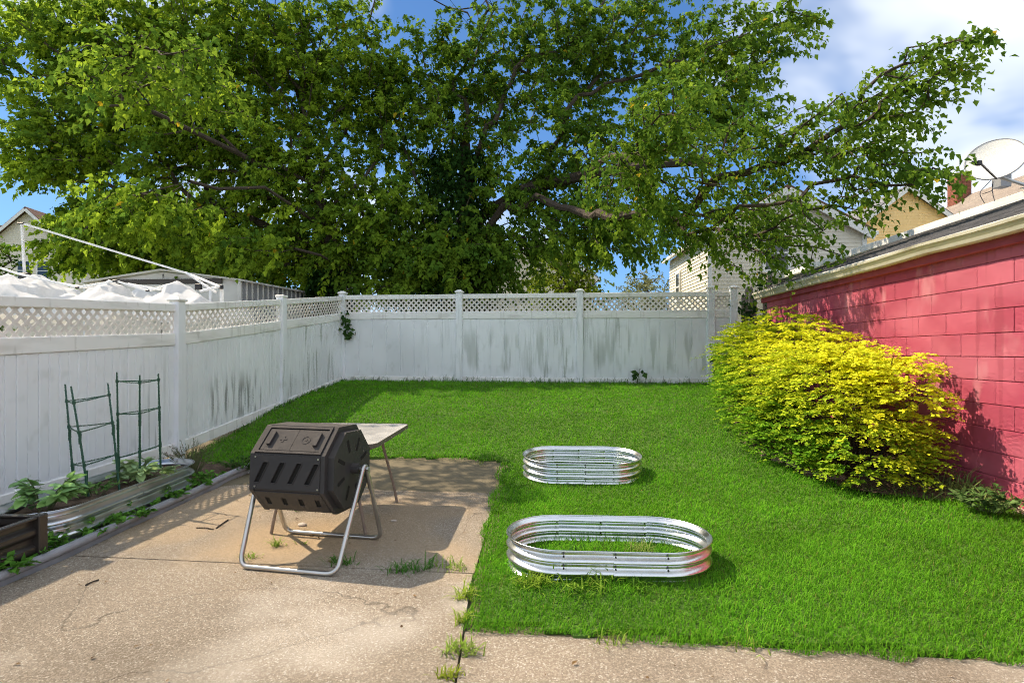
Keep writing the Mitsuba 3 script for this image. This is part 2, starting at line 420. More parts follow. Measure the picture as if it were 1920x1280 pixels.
patio_back = [(-0.10, 6.52), (-0.5, 6.62), (-1.1, 6.66), (-1.65, 6.74), (-2.3, 6.70), (-2.92, 6.45)]
edge_line = np.array([(-3.35, 1.0), (-3.22, 2.6), (-3.16, 3.3), (-3.10, 3.9), (-3.10, 4.5), (-3.07, 5.1), (-3.06, 5.6), (-3.02, 6.0), (-2.92, 6.36), (-2.86, 6.55)])
left_edge = [(float(np.interp(y, edge_line[:, 1], edge_line[:, 0])) + 0.022, y) for y in (6.35, 6.0, 5.6, 5.1, 4.5)]
left_low = [(float(np.interp(y, edge_line[:, 1], edge_line[:, 0])) + 0.022, y) for y in (3.9, 3.3, 2.6, 1.0)]
lx = -3.078
slab_rear = Polygon([(-0.10, 6.52)] + patio_back[1:] + left_edge + [(lx, jy(lx) + 0.006), (-0.245, jy(-0.245) + 0.006)])
slab_front = Polygon([(-0.255, jy(-0.255) - 0.006), (lx, jy(lx) - 0.006)] + left_low + [(-3.4, -4.0), (-0.255, -4.0)])
slab_right = Polygon([(-0.243, 2.93), (1.0, 2.80), (2.4, 2.64), (7.5, 2.15), (7.5, -4.0), (-0.243, -4.0)])
lawn_poly = Polygon([(-0.248, 2.92), (0.4, 2.87), (1.0, 2.78), (2.4, 2.62), (3.5, 2.51), (3.98, 2.47), (4.02, 3.7), (3.92, 4.6), (3.55, 4.75), (3.12, 5.0), (2.86, 5.6), (2.80, 6.6), (3.02, 7.6), (3.25, 8.6), (3.5, 9.8),
                     (4.3, 10.66), tuple(CORNER + BDIR * 7.7 + [0, -0.05]), tuple(CORNER + [0.06, -0.06]), (FX0 + FT * 9.2 + 0.06, 9.2), (FX0 + FT * 7.0 + 0.06, 7.0), (-3.45, 6.45), (-3.0, 6.42), (-2.86, 6.62)]
                    + [(-2.3, 6.72), (-1.65, 6.76), (-1.1, 6.68), (-0.5, 6.64), (-0.11, 6.54), (-0.17, 4.9), (-0.235, 3.66)])


def coords(lo, hi, step, far):
    c = np.arange(lo, hi + 1e-6, step)
    e = np.array([0.6, 1.6, 3.5, 7, 14, 28, 60, 130, 300]) * far
    return np.concatenate([lo - e[::-1], c, hi + e])


gx, gy = coords(-9, 9, 0.15, 1.5), coords(-5, 15, 0.15, 1.5)
XX, YY = np.meshgrid(gx, gy, indexing='ij')
allpatio = slab_rear.union(slab_front).union(slab_right).buffer(0.02)
ZZ = gz(XX, YY) - 0.016
ZZ[contains_xy(allpatio.buffer(-0.03), XX, YY)] -= 0.012
rough = 0.012 * (meshkit.fbm(np.stack([XX * 4, YY * 4, XX * 0], -1), 3) - 0.5)
tag(obj('ground', grid_mesh(np.stack([XX, YY, ZZ + rough], -1)), 'far_ground', smooth=True), 'earth and rough grass of the lots reaching to the horizon', kind='structure')

for nm, poly in (('slab', slab_rear), ('slab', slab_front), ('slab', slab_right)):
    m = extrude(poly, 0.12)
    m.apply_translation([0, 0, -0.12])
    obj(nm, m, 'aggregate', 'patio')
tag('patio', 'tan exposed aggregate concrete patio in three slabs', kind='structure')

lawn_step = 0.07
ax, ay = np.arange(-4.8, 4.6, lawn_step), np.arange(2.3, 12.0, lawn_step)
AX, AY = np.meshgrid(ax, ay, indexing='ij')
ins = contains_xy(lawn_poly.buffer(-0.03), AX + 0.16 * (meshkit.fbm(np.stack([AX * 3, AY * 3, AX * 0], -1), 3, 41) - 0.5), AY + 0.16 * (meshkit.fbm(np.stack([AX * 3, AY * 3, AX * 0], -1), 3, 43) - 0.5))
lz = gz(AX, AY) + 0.012
lm = grid_mesh(np.stack([AX, AY, lz], -1))
okf = ins.ravel()[lm.faces].all(1)
lm = trimesh.Trimesh(lm.vertices, lm.faces[okf], process=False)
lm.remove_unreferenced_vertices()
ed = lm.edges[trimesh.grouping.group_rows(lm.edges_sorted, require_count=1)]
lv = np.asarray(lm.vertices)
sv = np.stack([lv[ed[:, 0]], lv[ed[:, 1]], lv[ed[:, 1]] - [0, 0, .12], lv[ed[:, 0]] - [0, 0, .12]], 1).reshape(-1, 3)
skirt = trimesh.Trimesh(sv, (np.arange(len(ed))[:, None, None] * 4 + np.array([[1, 0, 3], [1, 3, 2]])).reshape(-1, 3), process=False)
lm = join([lm, skirt])
tag(obj('lawn', lm, 'turf', smooth=True), 'sloping green back lawn', kind='structure')

# planting bed along the left fence, and the bed below the golden shrub
bed_poly = Polygon([(x - 0.01, y) for x, y in edge_line] + [(-3.5, 6.62), (FX0 + FT * 6.6 + 0.03, 6.6), (FX0 + FT * 1.0 + 0.03, 1.0)])
shrub_bed = Polygon([(3.98, 3.7), (3.9, 4.55), (3.5, 4.72), (3.07, 4.98), (2.82, 5.6), (2.76, 6.6), (2.97, 7.6), (3.20, 8.6), (3.45, 9.8), (4.4, 9.9), (4.05, 4.6)])
for nm, poly, lab in (('soil_bed', bed_poly, 'dark soil bed between the left fence and the plastic edging'), ('soil_bed', shrub_bed, 'dark soil bed under the golden shrub by the red wall')):
    x0, y0, x1, y1 = poly.bounds
    bx_, by_ = np.meshgrid(np.arange(x0 - .05, x1 + .05, .05), np.arange(y0 - .05, y1 + .05, .05), indexing='ij')
    bz = gz(bx_, by_) + 0.022 + 0.03 * (meshkit.fbm(np.stack([bx_ * 9, by_ * 9, bx_ * 0], -1), 3, 4) - 0.35)
    m = grid_mesh(np.stack([bx_, by_, bz], -1))
    k = contains_xy(poly, bx_, by_).ravel()[m.faces].all(1)
    m = trimesh.Trimesh(m.vertices, m.faces[k], process=False)
    m.remove_unreferenced_vertices()
    tag(obj(nm, m, 'soil', smooth=True), lab, kind='structure')

# grass: one blade mesh, thick near the camera
def scatter_grass():
    P, Ls, Ws = [], [], []
    for y0, y1, dens, wd in ((2.3, 4.2, 11000, .0040), (4.2, 6.0, 6000, .0056), (6.0, 8.2, 3000, .0075), (8.2, 12.0, 1700, .0105)):
        n = int(dens * 9.2 * (y1 - y0))
        p = np.stack([rng.uniform(-4.6, 4.6, n), rng.uniform(y0, y1, n)], 1)
        p = p[(np.abs(p[:, 0]) < p[:, 1] * 0.95 + 1.6)]
        wob = 0.13 * (meshkit.fbm(np.stack([p[:, 0] * 5, p[:, 1] * 5, p[:, 0] * 0], -1), 3, 2) - 0.5)
        p = p[contains_xy(lawn_poly.buffer(0.02), p[:, 0] + wob, p[:, 1] + wob)]
        P.append(p); Ls.append(rng.uniform(0.026, 0.060, len(p))); Ws.append(np.full(len(p), wd) * rng.uniform(0.7, 1.3, len(p)))
    p, L, w = np.vstack(P), np.concatenate(Ls), np.concatenate(Ws)
    cl = meshkit.fbm(np.stack([p[:, 0] * 3.3, p[:, 1] * 3.3, p[:, 0] * 0], -1), 3, 7)
    L *= 0.75 + 0.6 * cl
    head = rng.uniform(0, 2 * np.pi, len(p)) + 2.5 * (cl - 0.5)
    lean = np.abs(rng.normal(0.48, 0.36, len(p)))
    m = blades(np.column_stack([p, gz(p[:, 0], p[:, 1]) + 0.008]), head, lean, L, w, 0.55)
    t = rng.uniform(0, 1, (len(p), 1)); c = np.clip(cl[:, None] * 1.6 - 0.3, 0, 1)
    col = np.array([0.085, 0.280, 0.015]) * (1 - t) + np.array([0.170, 0.400, 0.026]) * t
    col = col * (0.75 + 0.45 * c)
    dry = rng.uniform(0, 1, len(p)) < 0.035
    col[dry] = [0.20, 0.24, 0.05]
    return m, vcol(col, 5)


m, c = scatter_grass()
tag(obj('grass', m, 'grass_leaf', color=c), 'short bright green blades covering the lawn', 'grass', kind='stuff')


# ------------------------------------------------------------------ white vinyl fences
TOP_R, LAT, MIDR, BOARD, BOT = 0.09, 0.35, 0.495, 1.66, 1.80
def panel(parent, A, B, za, zb, inward, board_w, slat_parts, dep=0.0):
    """One racked panel between two post centres (top heights za, zb); inward: unit 2-vector towards the yard."""
    A, B = np.asarray(A, float), np.asarray(B, float)
    length = np.linalg.norm(B - A)
    d = (B - A) / length
    slope = (zb - za) / length
    u0, u1 = 0.062, length - 0.062

    def place(m):
        v = np.asarray(m.vertices)      # local: x along, y inward, z down from the top line (negative)
        xy = A + v[:, :1] * d + v[:, 1:2] * inward
        f = m.faces if d[0] * inward[1] - d[1] * inward[0] > 0 else m.faces[:, ::-1]
        return trimesh.Trimesh(np.column_stack([xy, za + v[:, 2] + slope * v[:, 0]]), f, process=False)

    def rail(name, t0, t1, th, label=None):
        m = moved(cbox(u1 - u0, th, t1 - t0, 0.006), None, ((u0 + u1) / 2, 0, -(t0 + t1) / 2))
        obj(name, place(m), 'vinyl_rail', parent)

    rail('top_rail', 0, TOP_R, 0.052)
    rail('middle_rail', LAT, MIDR, 0.050)
    rail('bottom_rail', BOARD, BOT, 0.050)
    n = max(1, round((u1 - u0) / board_w))
    w = (u1 - u0) / n
    for i in range(n):
        off = rng.normal(0, 0.0012)
        m = moved(cbox(w - 0.005, 0.020, BOARD - MIDR - 0.002, 0.004), None, (u0 + (i + 0.5) * w, off, -(MIDR + BOARD) / 2))
        obj('board', place(m), 'vinyl', parent)
    back = moved(cbox(u1 - u0, 0.008, BOARD - MIDR - 0.004, 0.001), None, ((u0 + u1) / 2, -0.004, -(MIDR + BOARD) / 2))
    obj('tongue', place(back), 'vinyl', parent)
    rect = sbox(u0, -LAT + 0.001, u1, -TOP_R - 0.001)
    hl, pitch, sw = LAT - TOP_R, 0.105, 0.031
    slats = []
    for s, yy in ((1, 0.0016), (-1, -0.0016)):
        for k in np.arange(u0 - hl - 0.1, u1 + hl + 0.1, pitch):
            x0, x1 = (k, k + hl) if s > 0 else (k + hl, k)
            poly = LineString([(x0 - s * 0.1, -LAT - 0.1), (x1 + s * 0.1, -TOP_R + 0.1)]).buffer(sw / 2, cap_style=2).intersection(rect)
            if poly.area < 1e-4 or poly.geom_type != 'Polygon':
                continue
            e = extrude(poly, 0.003)
            v = np.asarray(e.vertices)
            slats.append(place(trimesh.Trimesh(np.column_stack([v[:, 0], yy - 0.0015 + v[:, 2], v[:, 1]]), e.faces[:, ::-1], process=False)))
    if slat_parts:
        for sm in slats:
            obj('lattice_slat', sm, 'vinyl_lattice', parent)
    else:
        tag(obj('lattice', join(slats), 'vinyl_lattice', parent), kind='stuff')


def post(parent, xy, ztop, zbot, ang, flat=False):
    m = moved(cbox(0.127, 0.127, ztop + 0.03 - zbot, 0.006), rotz(ang), (xy[0], xy[1], (ztop + 0.03 + zbot) / 2))
    k = obj('post', m, 'vinyl', parent)
    if flat:
        cap = moved(cbox(0.150, 0.150, 0.035, 0.008), rotz(ang), (xy[0], xy[1], ztop + 0.0455))
    else:
        a = moved(cbox(0.165, 0.165, 0.030, 0.008), rotz(ang), (xy[0], xy[1], ztop + 0.045))
        h = 0.0825
        pts = np.array([[-h, -h, 0], [h, -h, 0], [h, h, 0], [-h, h, 0], [-.03, -.03, .028], [.03, -.03, .028], [.03, .03, .028], [-.03, .03, .028]])
        pts[:4, :2] *= 0.82
        b = moved(trimesh.convex.convex_hull(pts), rotz(ang), (xy[0], xy[1], ztop + 0.0605))
        cap = join([a, b])
    obj('cap', cap, 'vinyl_rail', k)


FENCE = thing('white_fence')
fy = [1.94, 4.37, 6.81, 9.24, 11.69]
fz = [1.80, 1.87, 1.95, 2.19, 2.44]
fang = math.atan2(1, FT)
inward = np.array([1, -FT]) / math.hypot(1, FT)
fp = [(FX0 + FT * y, y) for y in fy]
for i in range(4):
    panel(FENCE, fp[i], fp[i + 1], fz[i], fz[i + 1], inward, 0.101, i == 1)
for i in range(4):
    post(FENCE, fp[i], fz[i], float(gz(*fp[i])) - 0.25, fang, flat=(i == 3))
tag(FENCE, 'white vinyl fence with lattice top along the left side, mildew streaked', 'fence')

BACK = thing('white_fence')
bt = [0.0, 2.46, 4.87, 7.354, 7.77]
bp = [CORNER + BDIR * t for t in bt]
bin_ = np.array([BDIR[1], -BDIR[0]])
for i in range(4):
    panel(BACK, bp[i], bp[i + 1], 2.45, 2.45, bin_, 0.285, False)
for i in range(5):
    post(BACK, bp[i], 2.45 + (0.03 if i > 2 else 0), float(gz(*bp[i])) - 0.25, math.atan2(BDIR[1], BDIR[0]))
tag(BACK, 'weathered white vinyl fence with lattice top across the back of the lawn', 'fence')


# ------------------------------------------------------------------ the red garage on the right
GL = math.hypot(1, GT)
GD, GN = np.array([GT, 1]) / GL, np.array([-1, GT]) / GL


def gp(s, o, z):
    """s: metres in depth along the wall, o: metres out from the wall, z: height (the courses run down 2 % to the back)."""
    s, o, z = np.broadcast_arrays(np.asarray(s, float), np.asarray(o, float), np.asarray(z, float))
    return np.stack([GX0 + GT * s + GN[0] * o, s + GN[1] * o, z - 0.02 * (s - 4.51)], -1)


def gmap(m):
    v = np.asarray(m.vertices)
    return trimesh.Trimesh(gp(v[:, 0], v[:, 1], v[:, 2]), m.faces[:, ::-1] if True else m.faces, process=False)


def gbox(s0, s1, o0, o1, z0, z1, c=0.004):
    return gmap(moved(cbox(s1 - s0, o1 - o0, z1 - z0, c), None, ((s0 + s1) / 2, (o0 + o1) / 2, (z0 + z1) / 2)))


RED = thing('red_garage')
WALL = obj('wall', join([gbox(1.0, 9.88, -0.20, -0.0075, -0.25, 2.40, 0.002), gbox(9.68, 9.88, -4.9, -0.205, -0.25, 2.40, 0.002)]), 'red_mortar', RED)
CH = 0.2027
for k in range(-1, 11):
    z0 = 0.158 + CH * k
    off = 0.0 if k % 2 else 0.2
    s = 1.0 - (0.4 - off if off else 0)
    while s < 9.88:
        a, b = max(s, 1.0), min(s + 0.4, 9.88)
        if b - a > 0.05 and b > 2.0:
            mm = gbox(a + 0.0018, b - 0.0018, -0.008, 0.004 + rng.normal(0, 0.0016), z0 + 0.003, min(z0 + CH - 0.003, 2.395), 0.0045)
            obj('block', mm, RED_TONES[int(rng.integers(0, 4))], WALL)
        s += 0.4
obj('fascia_board', gbox(1.0, 9.97, 0.012, 0.073, 2.285, 2.472), 'red_mortar', RED)
# gutter: a K profile swept along the eave, slightly dented
prof = np.array([(0.075, 2.458), (0.075, 2.360), (0.145, 2.350), (0.162, 2.363), (0.170, 2.393), (0.190, 2.423), (0.200, 2.433), (0.200, 2.460), (0.192, 2.460), (0.190, 2.443), (0.085, 2.440), (0.083, 2.458)])
ss = np.linspace(0.95, 10.05, 70)
wob = 0.010 * (meshkit.fbm(np.stack([ss * 1.1, ss * 0, ss * 0], -1), 3, 3) - 0.5) * 2
P = np.stack([gp(ss, p[0] + wob * 0.4, p[1] + wob) for p in np.vstack([prof, prof[:1]])], 1)
gut = obj('gutter', grid_mesh(P), 'gutter_white', RED)
for s_ in (0.953, 10.047):
    pl = Polygon(prof)
    e = extrude(pl, 0.004)
    v = np.asarray(e.vertices)
    obj('end_cap', gmap(trimesh.Trimesh(np.column_stack([s_ - 0.002 + v[:, 2], v[:, 0], v[:, 1]]), e.faces, process=False)), 'gutter_white', gut)
R0, R1 = (0.150, 2.470), (-2.58, 3.47)
rl = math.hypot(R1[0] - R0[0], R1[1] - R0[1])
ru = np.array([(R1[0] - R0[0]) / rl, (R1[1] - R0[1]) / rl])
rn = np.array([ru[1], -ru[0]])
rn = rn if rn[1] > 0 else -rn
q = [gp(s, R0[0] + ru[0] * t + rn[0] * e, R0[1] + ru[1] * t + rn[1] * e) for s in (1.0, 10.03) for t in (0, rl) for e in (-0.06, -0.004)]
ROOF = obj('roof', trimesh.convex.convex_hull(np.array(q)), 'shingle_grey', RED)
sh = []
rows = int(rl / 0.135)
for r in range(rows):
    t0 = r * 0.135
    s = 1.0 - 0.15 * (r % 2)
    while s < 10.0:
        a, b = max(s, 1.0), min(s + 0.30, 10.02)
        if b > a + 0.02:
            th = 0.010 + rng.uniform(0, 0.006)
            pts = []
            for s_ in (a + 0.002, b - 0.002):
                for t, e0, e1 in ((t0 - 0.004, 0.004, 0.004 + th), (t0 + 0.17, -0.003, 0.003)):
                    for e in (e0, e1):
                        pts.append(gp(s_, R0[0] + ru[0] * t + rn[0] * e, R0[1] + ru[1] * t + rn[1] * e))
            sh.append(trimesh.Trimesh(np.array(pts), np.array([[0, 1, 3], [0, 3, 2], [4, 7, 5], [4, 6, 7], [0, 5, 1], [0, 4, 5], [1, 5, 7], [1, 7, 3], [2, 3, 7], [2, 7, 6]]), process=False))
        s += 0.30
tag(obj('shingles', join(sh), 'shingle_grey', ROOF), kind='stuff')
obj('drip_edge', gbox(1.0, 10.04, 0.143, 0.157, 2.454, 2.480, 0.002), 'trim_white', RED)
tag(RED, 'red painted concrete block garage with grey shingle roof and white gutter', 'garage')

tag(obj('kerb_strip', gmap(moved(cbox(6.3, 0.15, 0.14, 0.012), None, (5.0, 0.082, 0.10))), 'concrete'), 'narrow concrete footing strip along the base of the red wall', kind='structure')

# neighbour's garage behind it: white eave, tan shingles
NG = thing('neighbour_garage')
obj('wall', gbox(3.0, 11.0, -6.5, -2.78, 0.0, 3.40), 'siding_white', NG)
obj('eave', gbox(2.95, 11.2, -2.66, -2.60, 3.475, 3.60, 0.006), 'trim_white', NG)
q = [gp(s, o, z) for s in (2.9, 11.15) for o, z in ((-2.69, 3.50), (-2.69, 3.60), (-4.4, 3.72), (-6.6, 3.45))]
obj('roof', trimesh.convex.convex_hull(np.array(q)), 'shingle_grey', NG)
obj('vent_box', join([beam(W(1878, 352, 8.35), W(1878, 318, 8.35), 0.16, 0.16), beam(W(1878, 317, 8.35), W(1878, 315, 8.35), 0.2, 0.2)]), 'shed_grey', NG)
tag(NG, 'neighbour garage with a long white eave behind the red garage roof', 'garage')

NO = thing('white_outbuilding')
laps = [gbox(10.4, 18.7, -2.80 + 0.008 * (i % 2), -2.765 + 0.004 * (i % 2), 0.6 + 0.12 * i, 0.6 + 0.12 * i + 0.118, 0.004) for i in range(23)]
obj('wall', join(laps), 'siding_white', NO)
obj('core', gbox(10.4, 18.6, -5.6, -2.81, 0.3, 3.38), 'siding_white', NO)
obj('eave', gbox(11.22, 18.95, -2.68, -2.58, 3.47, 3.60, 0.006), 'trim_white', NO)
q = [gp(s, o, z) for s in (11.22, 18.95) for o, z in ((-2.69, 3.42), (-2.69, 3.60), (-5.7, 3.45), (-5.7, 3.72))]
obj('roof', trimesh.convex.convex_hull(np.array(q)), 'shingle_grey', NO)
for s_ in np.arange(10.8, 18.2, 0.62):
    obj('batten', gbox(s_, s_ + 0.07, -2.76, -2.73, 1.2, 3.36), 'trim_white', NO)
tag(NO, 'long low white outbuilding with a gutter beyond the end of the red garage', 'outbuilding')

# satellite dish
SD = thing('satellite_dish')
foot = gp(7.72, -2.60, 3.60)
cen = W(1866, 298, 7.62)
nrm = unit(np.array([-0.52, -0.74, 0.42]))
mj = unit(np.array([0.78, -0.10, 0.60]) - nrm * np.dot(nrm, [0.78, -0.10, 0.60]))
mn = np.cross(nrm, mj)
rr, aa = np.meshgrid(np.linspace(0, 1, 9), np.linspace(0, 2 * np.pi, 49), indexing='ij')
def dishp(off):
    return cen + (rr * np.cos(aa))[..., None] * mj * 0.345 + (rr * np.sin(aa))[..., None] * mn * 0.300 + (rr ** 2 * 0.055 - 0.055 + off)[..., None] * nrm
m = join([grid_mesh(dishp(0.0)), grid_mesh(dishp(-0.012))])
obj('reflector', m, 'dish_white', SD, smooth=True)
rim = np.stack([cen + math.cos(t) * mj * 0.346 + math.sin(t) * mn * 0.301 - 0.006 * nrm for t in np.linspace(0, 2 * np.pi, 48, endpoint=False)])
obj('rim', tube(rim, 0.010, 6, closed=True), 'shed_grey', SD, smooth=True)
low = cen - mn * 0.0 + (-0.33) * unit(np.array([0, 0, 1.0]) - nrm * nrm[2])
lnb = W(1838, 306, 7.15)
obj('arm', beam(low, lnb, 0.020, 0.024), 'black_fitting', SD)
obj('receiver', join([beam(lnb + np.array([-.09, .02, .015]), lnb + np.array([.03, .03, .015]), 0.035, 0.035, 0.008), beam(lnb + [-.02, 0, -.03], lnb + [-.02, 0, .03], .06, .06, .01)]), 'black_fitting', SD)
obj('mast', tube(rounded([cen - nrm * 0.07, cen - nrm * 0.16 + np.array([0, 0, -0.12]), foot + [0, 0, 0.03]], 0.1), 0.022, 8), 'tube_steel', SD, smooth=True)
obj('foot_plate', moved(cbox(0.22, 0.12, 0.012, 0.003), rotz(0.4), foot + [0, 0, 0.006]), 'tube_steel', SD)
for i, (a, b) in enumerate((((1858, 338, 7.5), (1846, 381, 7.3)), ((1862, 340, 7.5), (1865, 377, 7.4)), ((1860, 345, 7.5), (1842, 364, 7.6)))):
    p, q_ = W(*a), W(*b)
    mid = (p + q_) / 2 + np.array([-0.12 + 0.1 * i, 0, -0.02])
    obj('cable', tube(rounded([p, mid, q_], 0.3, 10), 0.005, 5), 'black_fitting', SD)
tag(SD, 'round white satellite dish on the eave above the red garage', 'satellite dish')


# ------------------------------------------------------------------ compost tumbler
CT = thing('compost_tumbler')
aL, aR = np.array([-1.79, 4.08, 0.62]), np.array([-1.05, 3.92, 0.62])
dx = unit(aR - aL)
dyv = np.array([-dx[1], dx[0], 0.0])
ctr = (aL + aR) / 2
RM = np.stack([dx, dyv, [0, 0, 1.0]], 1)
HL, IR = 0.275, 0.285
TILT = math.radians(-3)


def octa(r, x0, x1, rot=TILT):
    a = np.arange(8) * np.pi / 4 + np.pi / 8 + rot
    R = r / math.cos(np.pi / 8)
    pts = np.stack([np.cos(a) * R, np.sin(a) * R], 1)
    e = extrude(Polygon(pts).buffer(-0.008).buffer(0.008, quad_segs=3), x1 - x0)
    v = np.asarray(e.vertices)
    return trimesh.Trimesh(np.column_stack([x0 + v[:, 2], v[:, 0], v[:, 1]]), e.faces, process=False)


def ct(m):
    return moved(m, RM, ctr)


def facet(k):
    """Frame of the drum's k-th face: (outward, along the face) in the local y z plane; 0 = back, 2 = top, 4 = front."""
    a = k * np.pi / 4 + TILT
    return np.array([math.cos(a), math.sin(a)]), np.array([-math.sin(a), math.cos(a)])


def on_face(k, x, t, h, m2):
    """A flat 2-D outline m2 (x along the drum, y up the face) put on face k, raised by h."""
    o, u = facet(k)
    e = extrude(m2, h[1] - h[0])
    v = np.asarray(e.vertices)
    tt = (t + v[:, 1]) * (1 if k != 4 else -1)
    rad = IR + h[0] + v[:, 2]
    f = e.faces
    return trimesh.Trimesh(np.column_stack([x + v[:, 0], o[0] * rad + u[0] * tt, o[1] * rad + u[1] * tt]), f[:, ::-1] if k != 4 else f, process=False)


obj('drum', ct(octa(IR, -HL + 0.018, HL - 0.018)), 'black_plastic', CT)
eL = obj('end_plate', ct(join([octa(IR + 0.007, -HL, -HL + 0.03), octa(IR - 0.05, -HL - 0.03, -HL + 0.01)])), 'black_plastic', CT)
eR = obj('end_plate', ct(join([octa(IR + 0.007, HL - 0.03, HL), octa(IR - 0.03, HL - 0.02, HL + 0.045)])), 'black_plastic', CT)
rad_poly = lambda w, h: sbox(-w / 2, -h / 2, w / 2, h / 2).buffer(-0.006).buffer(0.006, quad_segs=3)
for k in range(8):
    a = (k + 0.5) * np.pi / 4 + TILT
    R2 = np.array([[math.cos(a), -math.sin(a)], [math.sin(a), math.cos(a)]])
    e = extrude(affinity.translate(rad_poly(0.095, 0.026), 0.17, 0), 0.002)
    v = np.asarray(e.vertices)
    yz = v[:, :2] @ R2.T
    obj('slot', ct(trimesh.Trimesh(np.column_stack([HL + 0.0445 + v[:, 2], yz[:, 0], yz[:, 1]]), e.faces, process=False)), 'slot_dark', eR)
SIDE = 2 * IR * math.tan(np.pi / 8)
# front panel with four slanted openings, lower panel with four short ones
plate = sbox(-HL + 0.032, -SIDE / 2 + 0.010, HL - 0.032, SIDE / 2 - 0.006)
holes, hx = [], [-0.185, -0.062, 0.062, 0.185]
for x in hx:
    hole = affinity.skew(rad_poly(0.036, 0.135), xs=27)
    holes.append(affinity.translate(hole, x, 0.0))
pl = plate
for h_ in holes:
    pl = pl.difference(h_)
up_face = lambda m2: affinity.scale(m2, 1, -1, origin=(0, 0))
fp_ = obj('front_panel', ct(on_face(4, 0, 0, (0.0005, 0.011), pl)), 'black_plastic', CT)
for h_ in holes:
    obj('air_slot', ct(on_face(4, 0, 0, (0.001, 0.002), h_.buffer(0.001))), 'slot_dark', fp_)
    obj('slot_rim', ct(on_face(4, 0, 0, (0.0112, 0.0155), h_.buffer(0.004).difference(h_))), 'black_plastic', fp_)
for x in (-HL + 0.045, HL - 0.045):
    for t in (-0.095, 0.1):
        obj('screw', ct(on_face(4, x, t, (0.0112, 0.016), Point(0, 0).buffer(0.006, quad_segs=3))), 'tube_steel', fp_)
holes5 = [affinity.translate(affinity.skew(rad_poly(0.034, 0.085), xs=-9), x, 0.0) for x in hx]
pl = sbox(-HL + 0.034, -SIDE / 2 + 0.012, HL - 0.034, SIDE / 2 - 0.012)
for h_ in holes5:
    pl = pl.difference(h_)
lp_ = obj('lower_panel', ct(on_face(5, 0, 0, (0.0005, 0.008), pl)), 'black_plastic', CT)
for h_ in holes5:
    obj('air_slot', ct(on_face(5, 0, 0, (0.001, 0.002), h_.buffer(0.001))), 'slot_dark', lp_)
# sliding door in its frame on the upper front face
frame = sbox(-HL + 0.034, -SIDE / 2 + 0.006, HL - 0.034, SIDE / 2 - 0.004)
door = sbox(-HL + 0.055, -SIDE / 2 + 0.030, HL - 0.055, SIDE / 2 - 0.024)
obj('door_frame', ct(on_face(3, 0, 0, (0.0005, 0.016), frame.difference(door.buffer(0.004)))), 'black_plastic', CT)
DR = obj('door', ct(join([on_face(3, -0.112, 0, (0.001, 0.010), sbox(-0.108, -SIDE / 2 + 0.034, 0.1105, SIDE / 2 - 0.028)), on_face(3, 0.112, 0, (0.001, 0.010), sbox(-0.1105, -SIDE / 2 + 0.034, 0.108, SIDE / 2 - 0.028))])), 'black_plastic', CT)
for x in (-0.172, 0.172):
    obj('handle', ct(join([on_face(3, x, 0, (0.0102, 0.030), affinity.rotate(sbox(-0.011, -0.05, 0.011, 0.05).buffer(0.004, quad_segs=2), 0)), on_face(3, x - 0.016, 0, (0.0104, 0.0110), sbox(-0.008, -0.06, 0.008, 0.06))])), 'black_plastic', DR)
plus = sbox(-0.026, -0.006, 0.026, 0.006).union(sbox(-0.006, -0.026, 0.006, 0.026))
obj('plus_mark', ct(on_face(3, -0.085, 0, (0.0102, 0.0135), plus)), 'black_plastic', DR)
ring = Point(0, 0).buffer(0.032, quad_segs=8).difference(Point(0, 0).buffer(0.025, quad_segs=8))
obj('ring_mark', ct(on_face(3, 0.085, 0, (0.0102, 0.0130), ring.union(Point(0, 0).buffer(0.010)))), 'black_plastic', DR)
obj('top_panel', ct(on_face(2, 0, 0, (0.0005, 0.007), sbox(-HL + 0.034, -SIDE / 2 + 0.01, HL - 0.034, SIDE / 2 - 0.01))), 'black_plastic', CT)
fFL, fRL, fFR, fRR = np.array([-1.80, 3.735, 0.018]), np.array([-1.765, 4.42, 0.018]), np.array([-1.115, 3.60, 0.018]), np.array([-0.985, 4.27, 0.018])
axL, axR = aL - dx * 0.01, aR + dx * 0.03
for nm, a, b in (('front_frame', fFL, fFR), ('rear_frame', fRL, fRR)):
    s = 0.028 if nm == 'front_frame' else -0.028
    pts = rounded([axL - dyv * s + [0, 0, -0.005], a, b, axR - dyv * s + [0, 0, -0.005]], 0.075, 7)
    obj(nm, tube(pts, 0.0165, 10), 'tube_steel', CT, smooth=50)
for a in (axL, axR):
    top = [a - dyv * 0.028 + [0, 0, -0.006], a - dyv * 0.018 + [0, 0, 0.012], a + [0, 0, 0.018], a + dyv * 0.018 + [0, 0, 0.012], a + dyv * 0.028 + [0, 0, -0.006]]
    obj('bend', tube(top, 0.0165, 10), 'tube_steel', CT, smooth=50)
for a, s in ((aL, -1), (aR, 1)):
    obj('axle_bolt', join([tube([a - dx * s * 0.10, a + dx * s * 0.055], 0.011, 8), tube([a + dx * s * 0.050, a + dx * s * 0.064], 0.019, 6)]), 'tube_steel', CT)
    obj('hub', tube([a - dx * s * 0.09, a - dx * s * 0.005], 0.036, 12), 'black_plastic', CT)
tag(CT, 'black octagonal compost tumbler on a grey steel tube stand on the patio', 'compost tumbler')

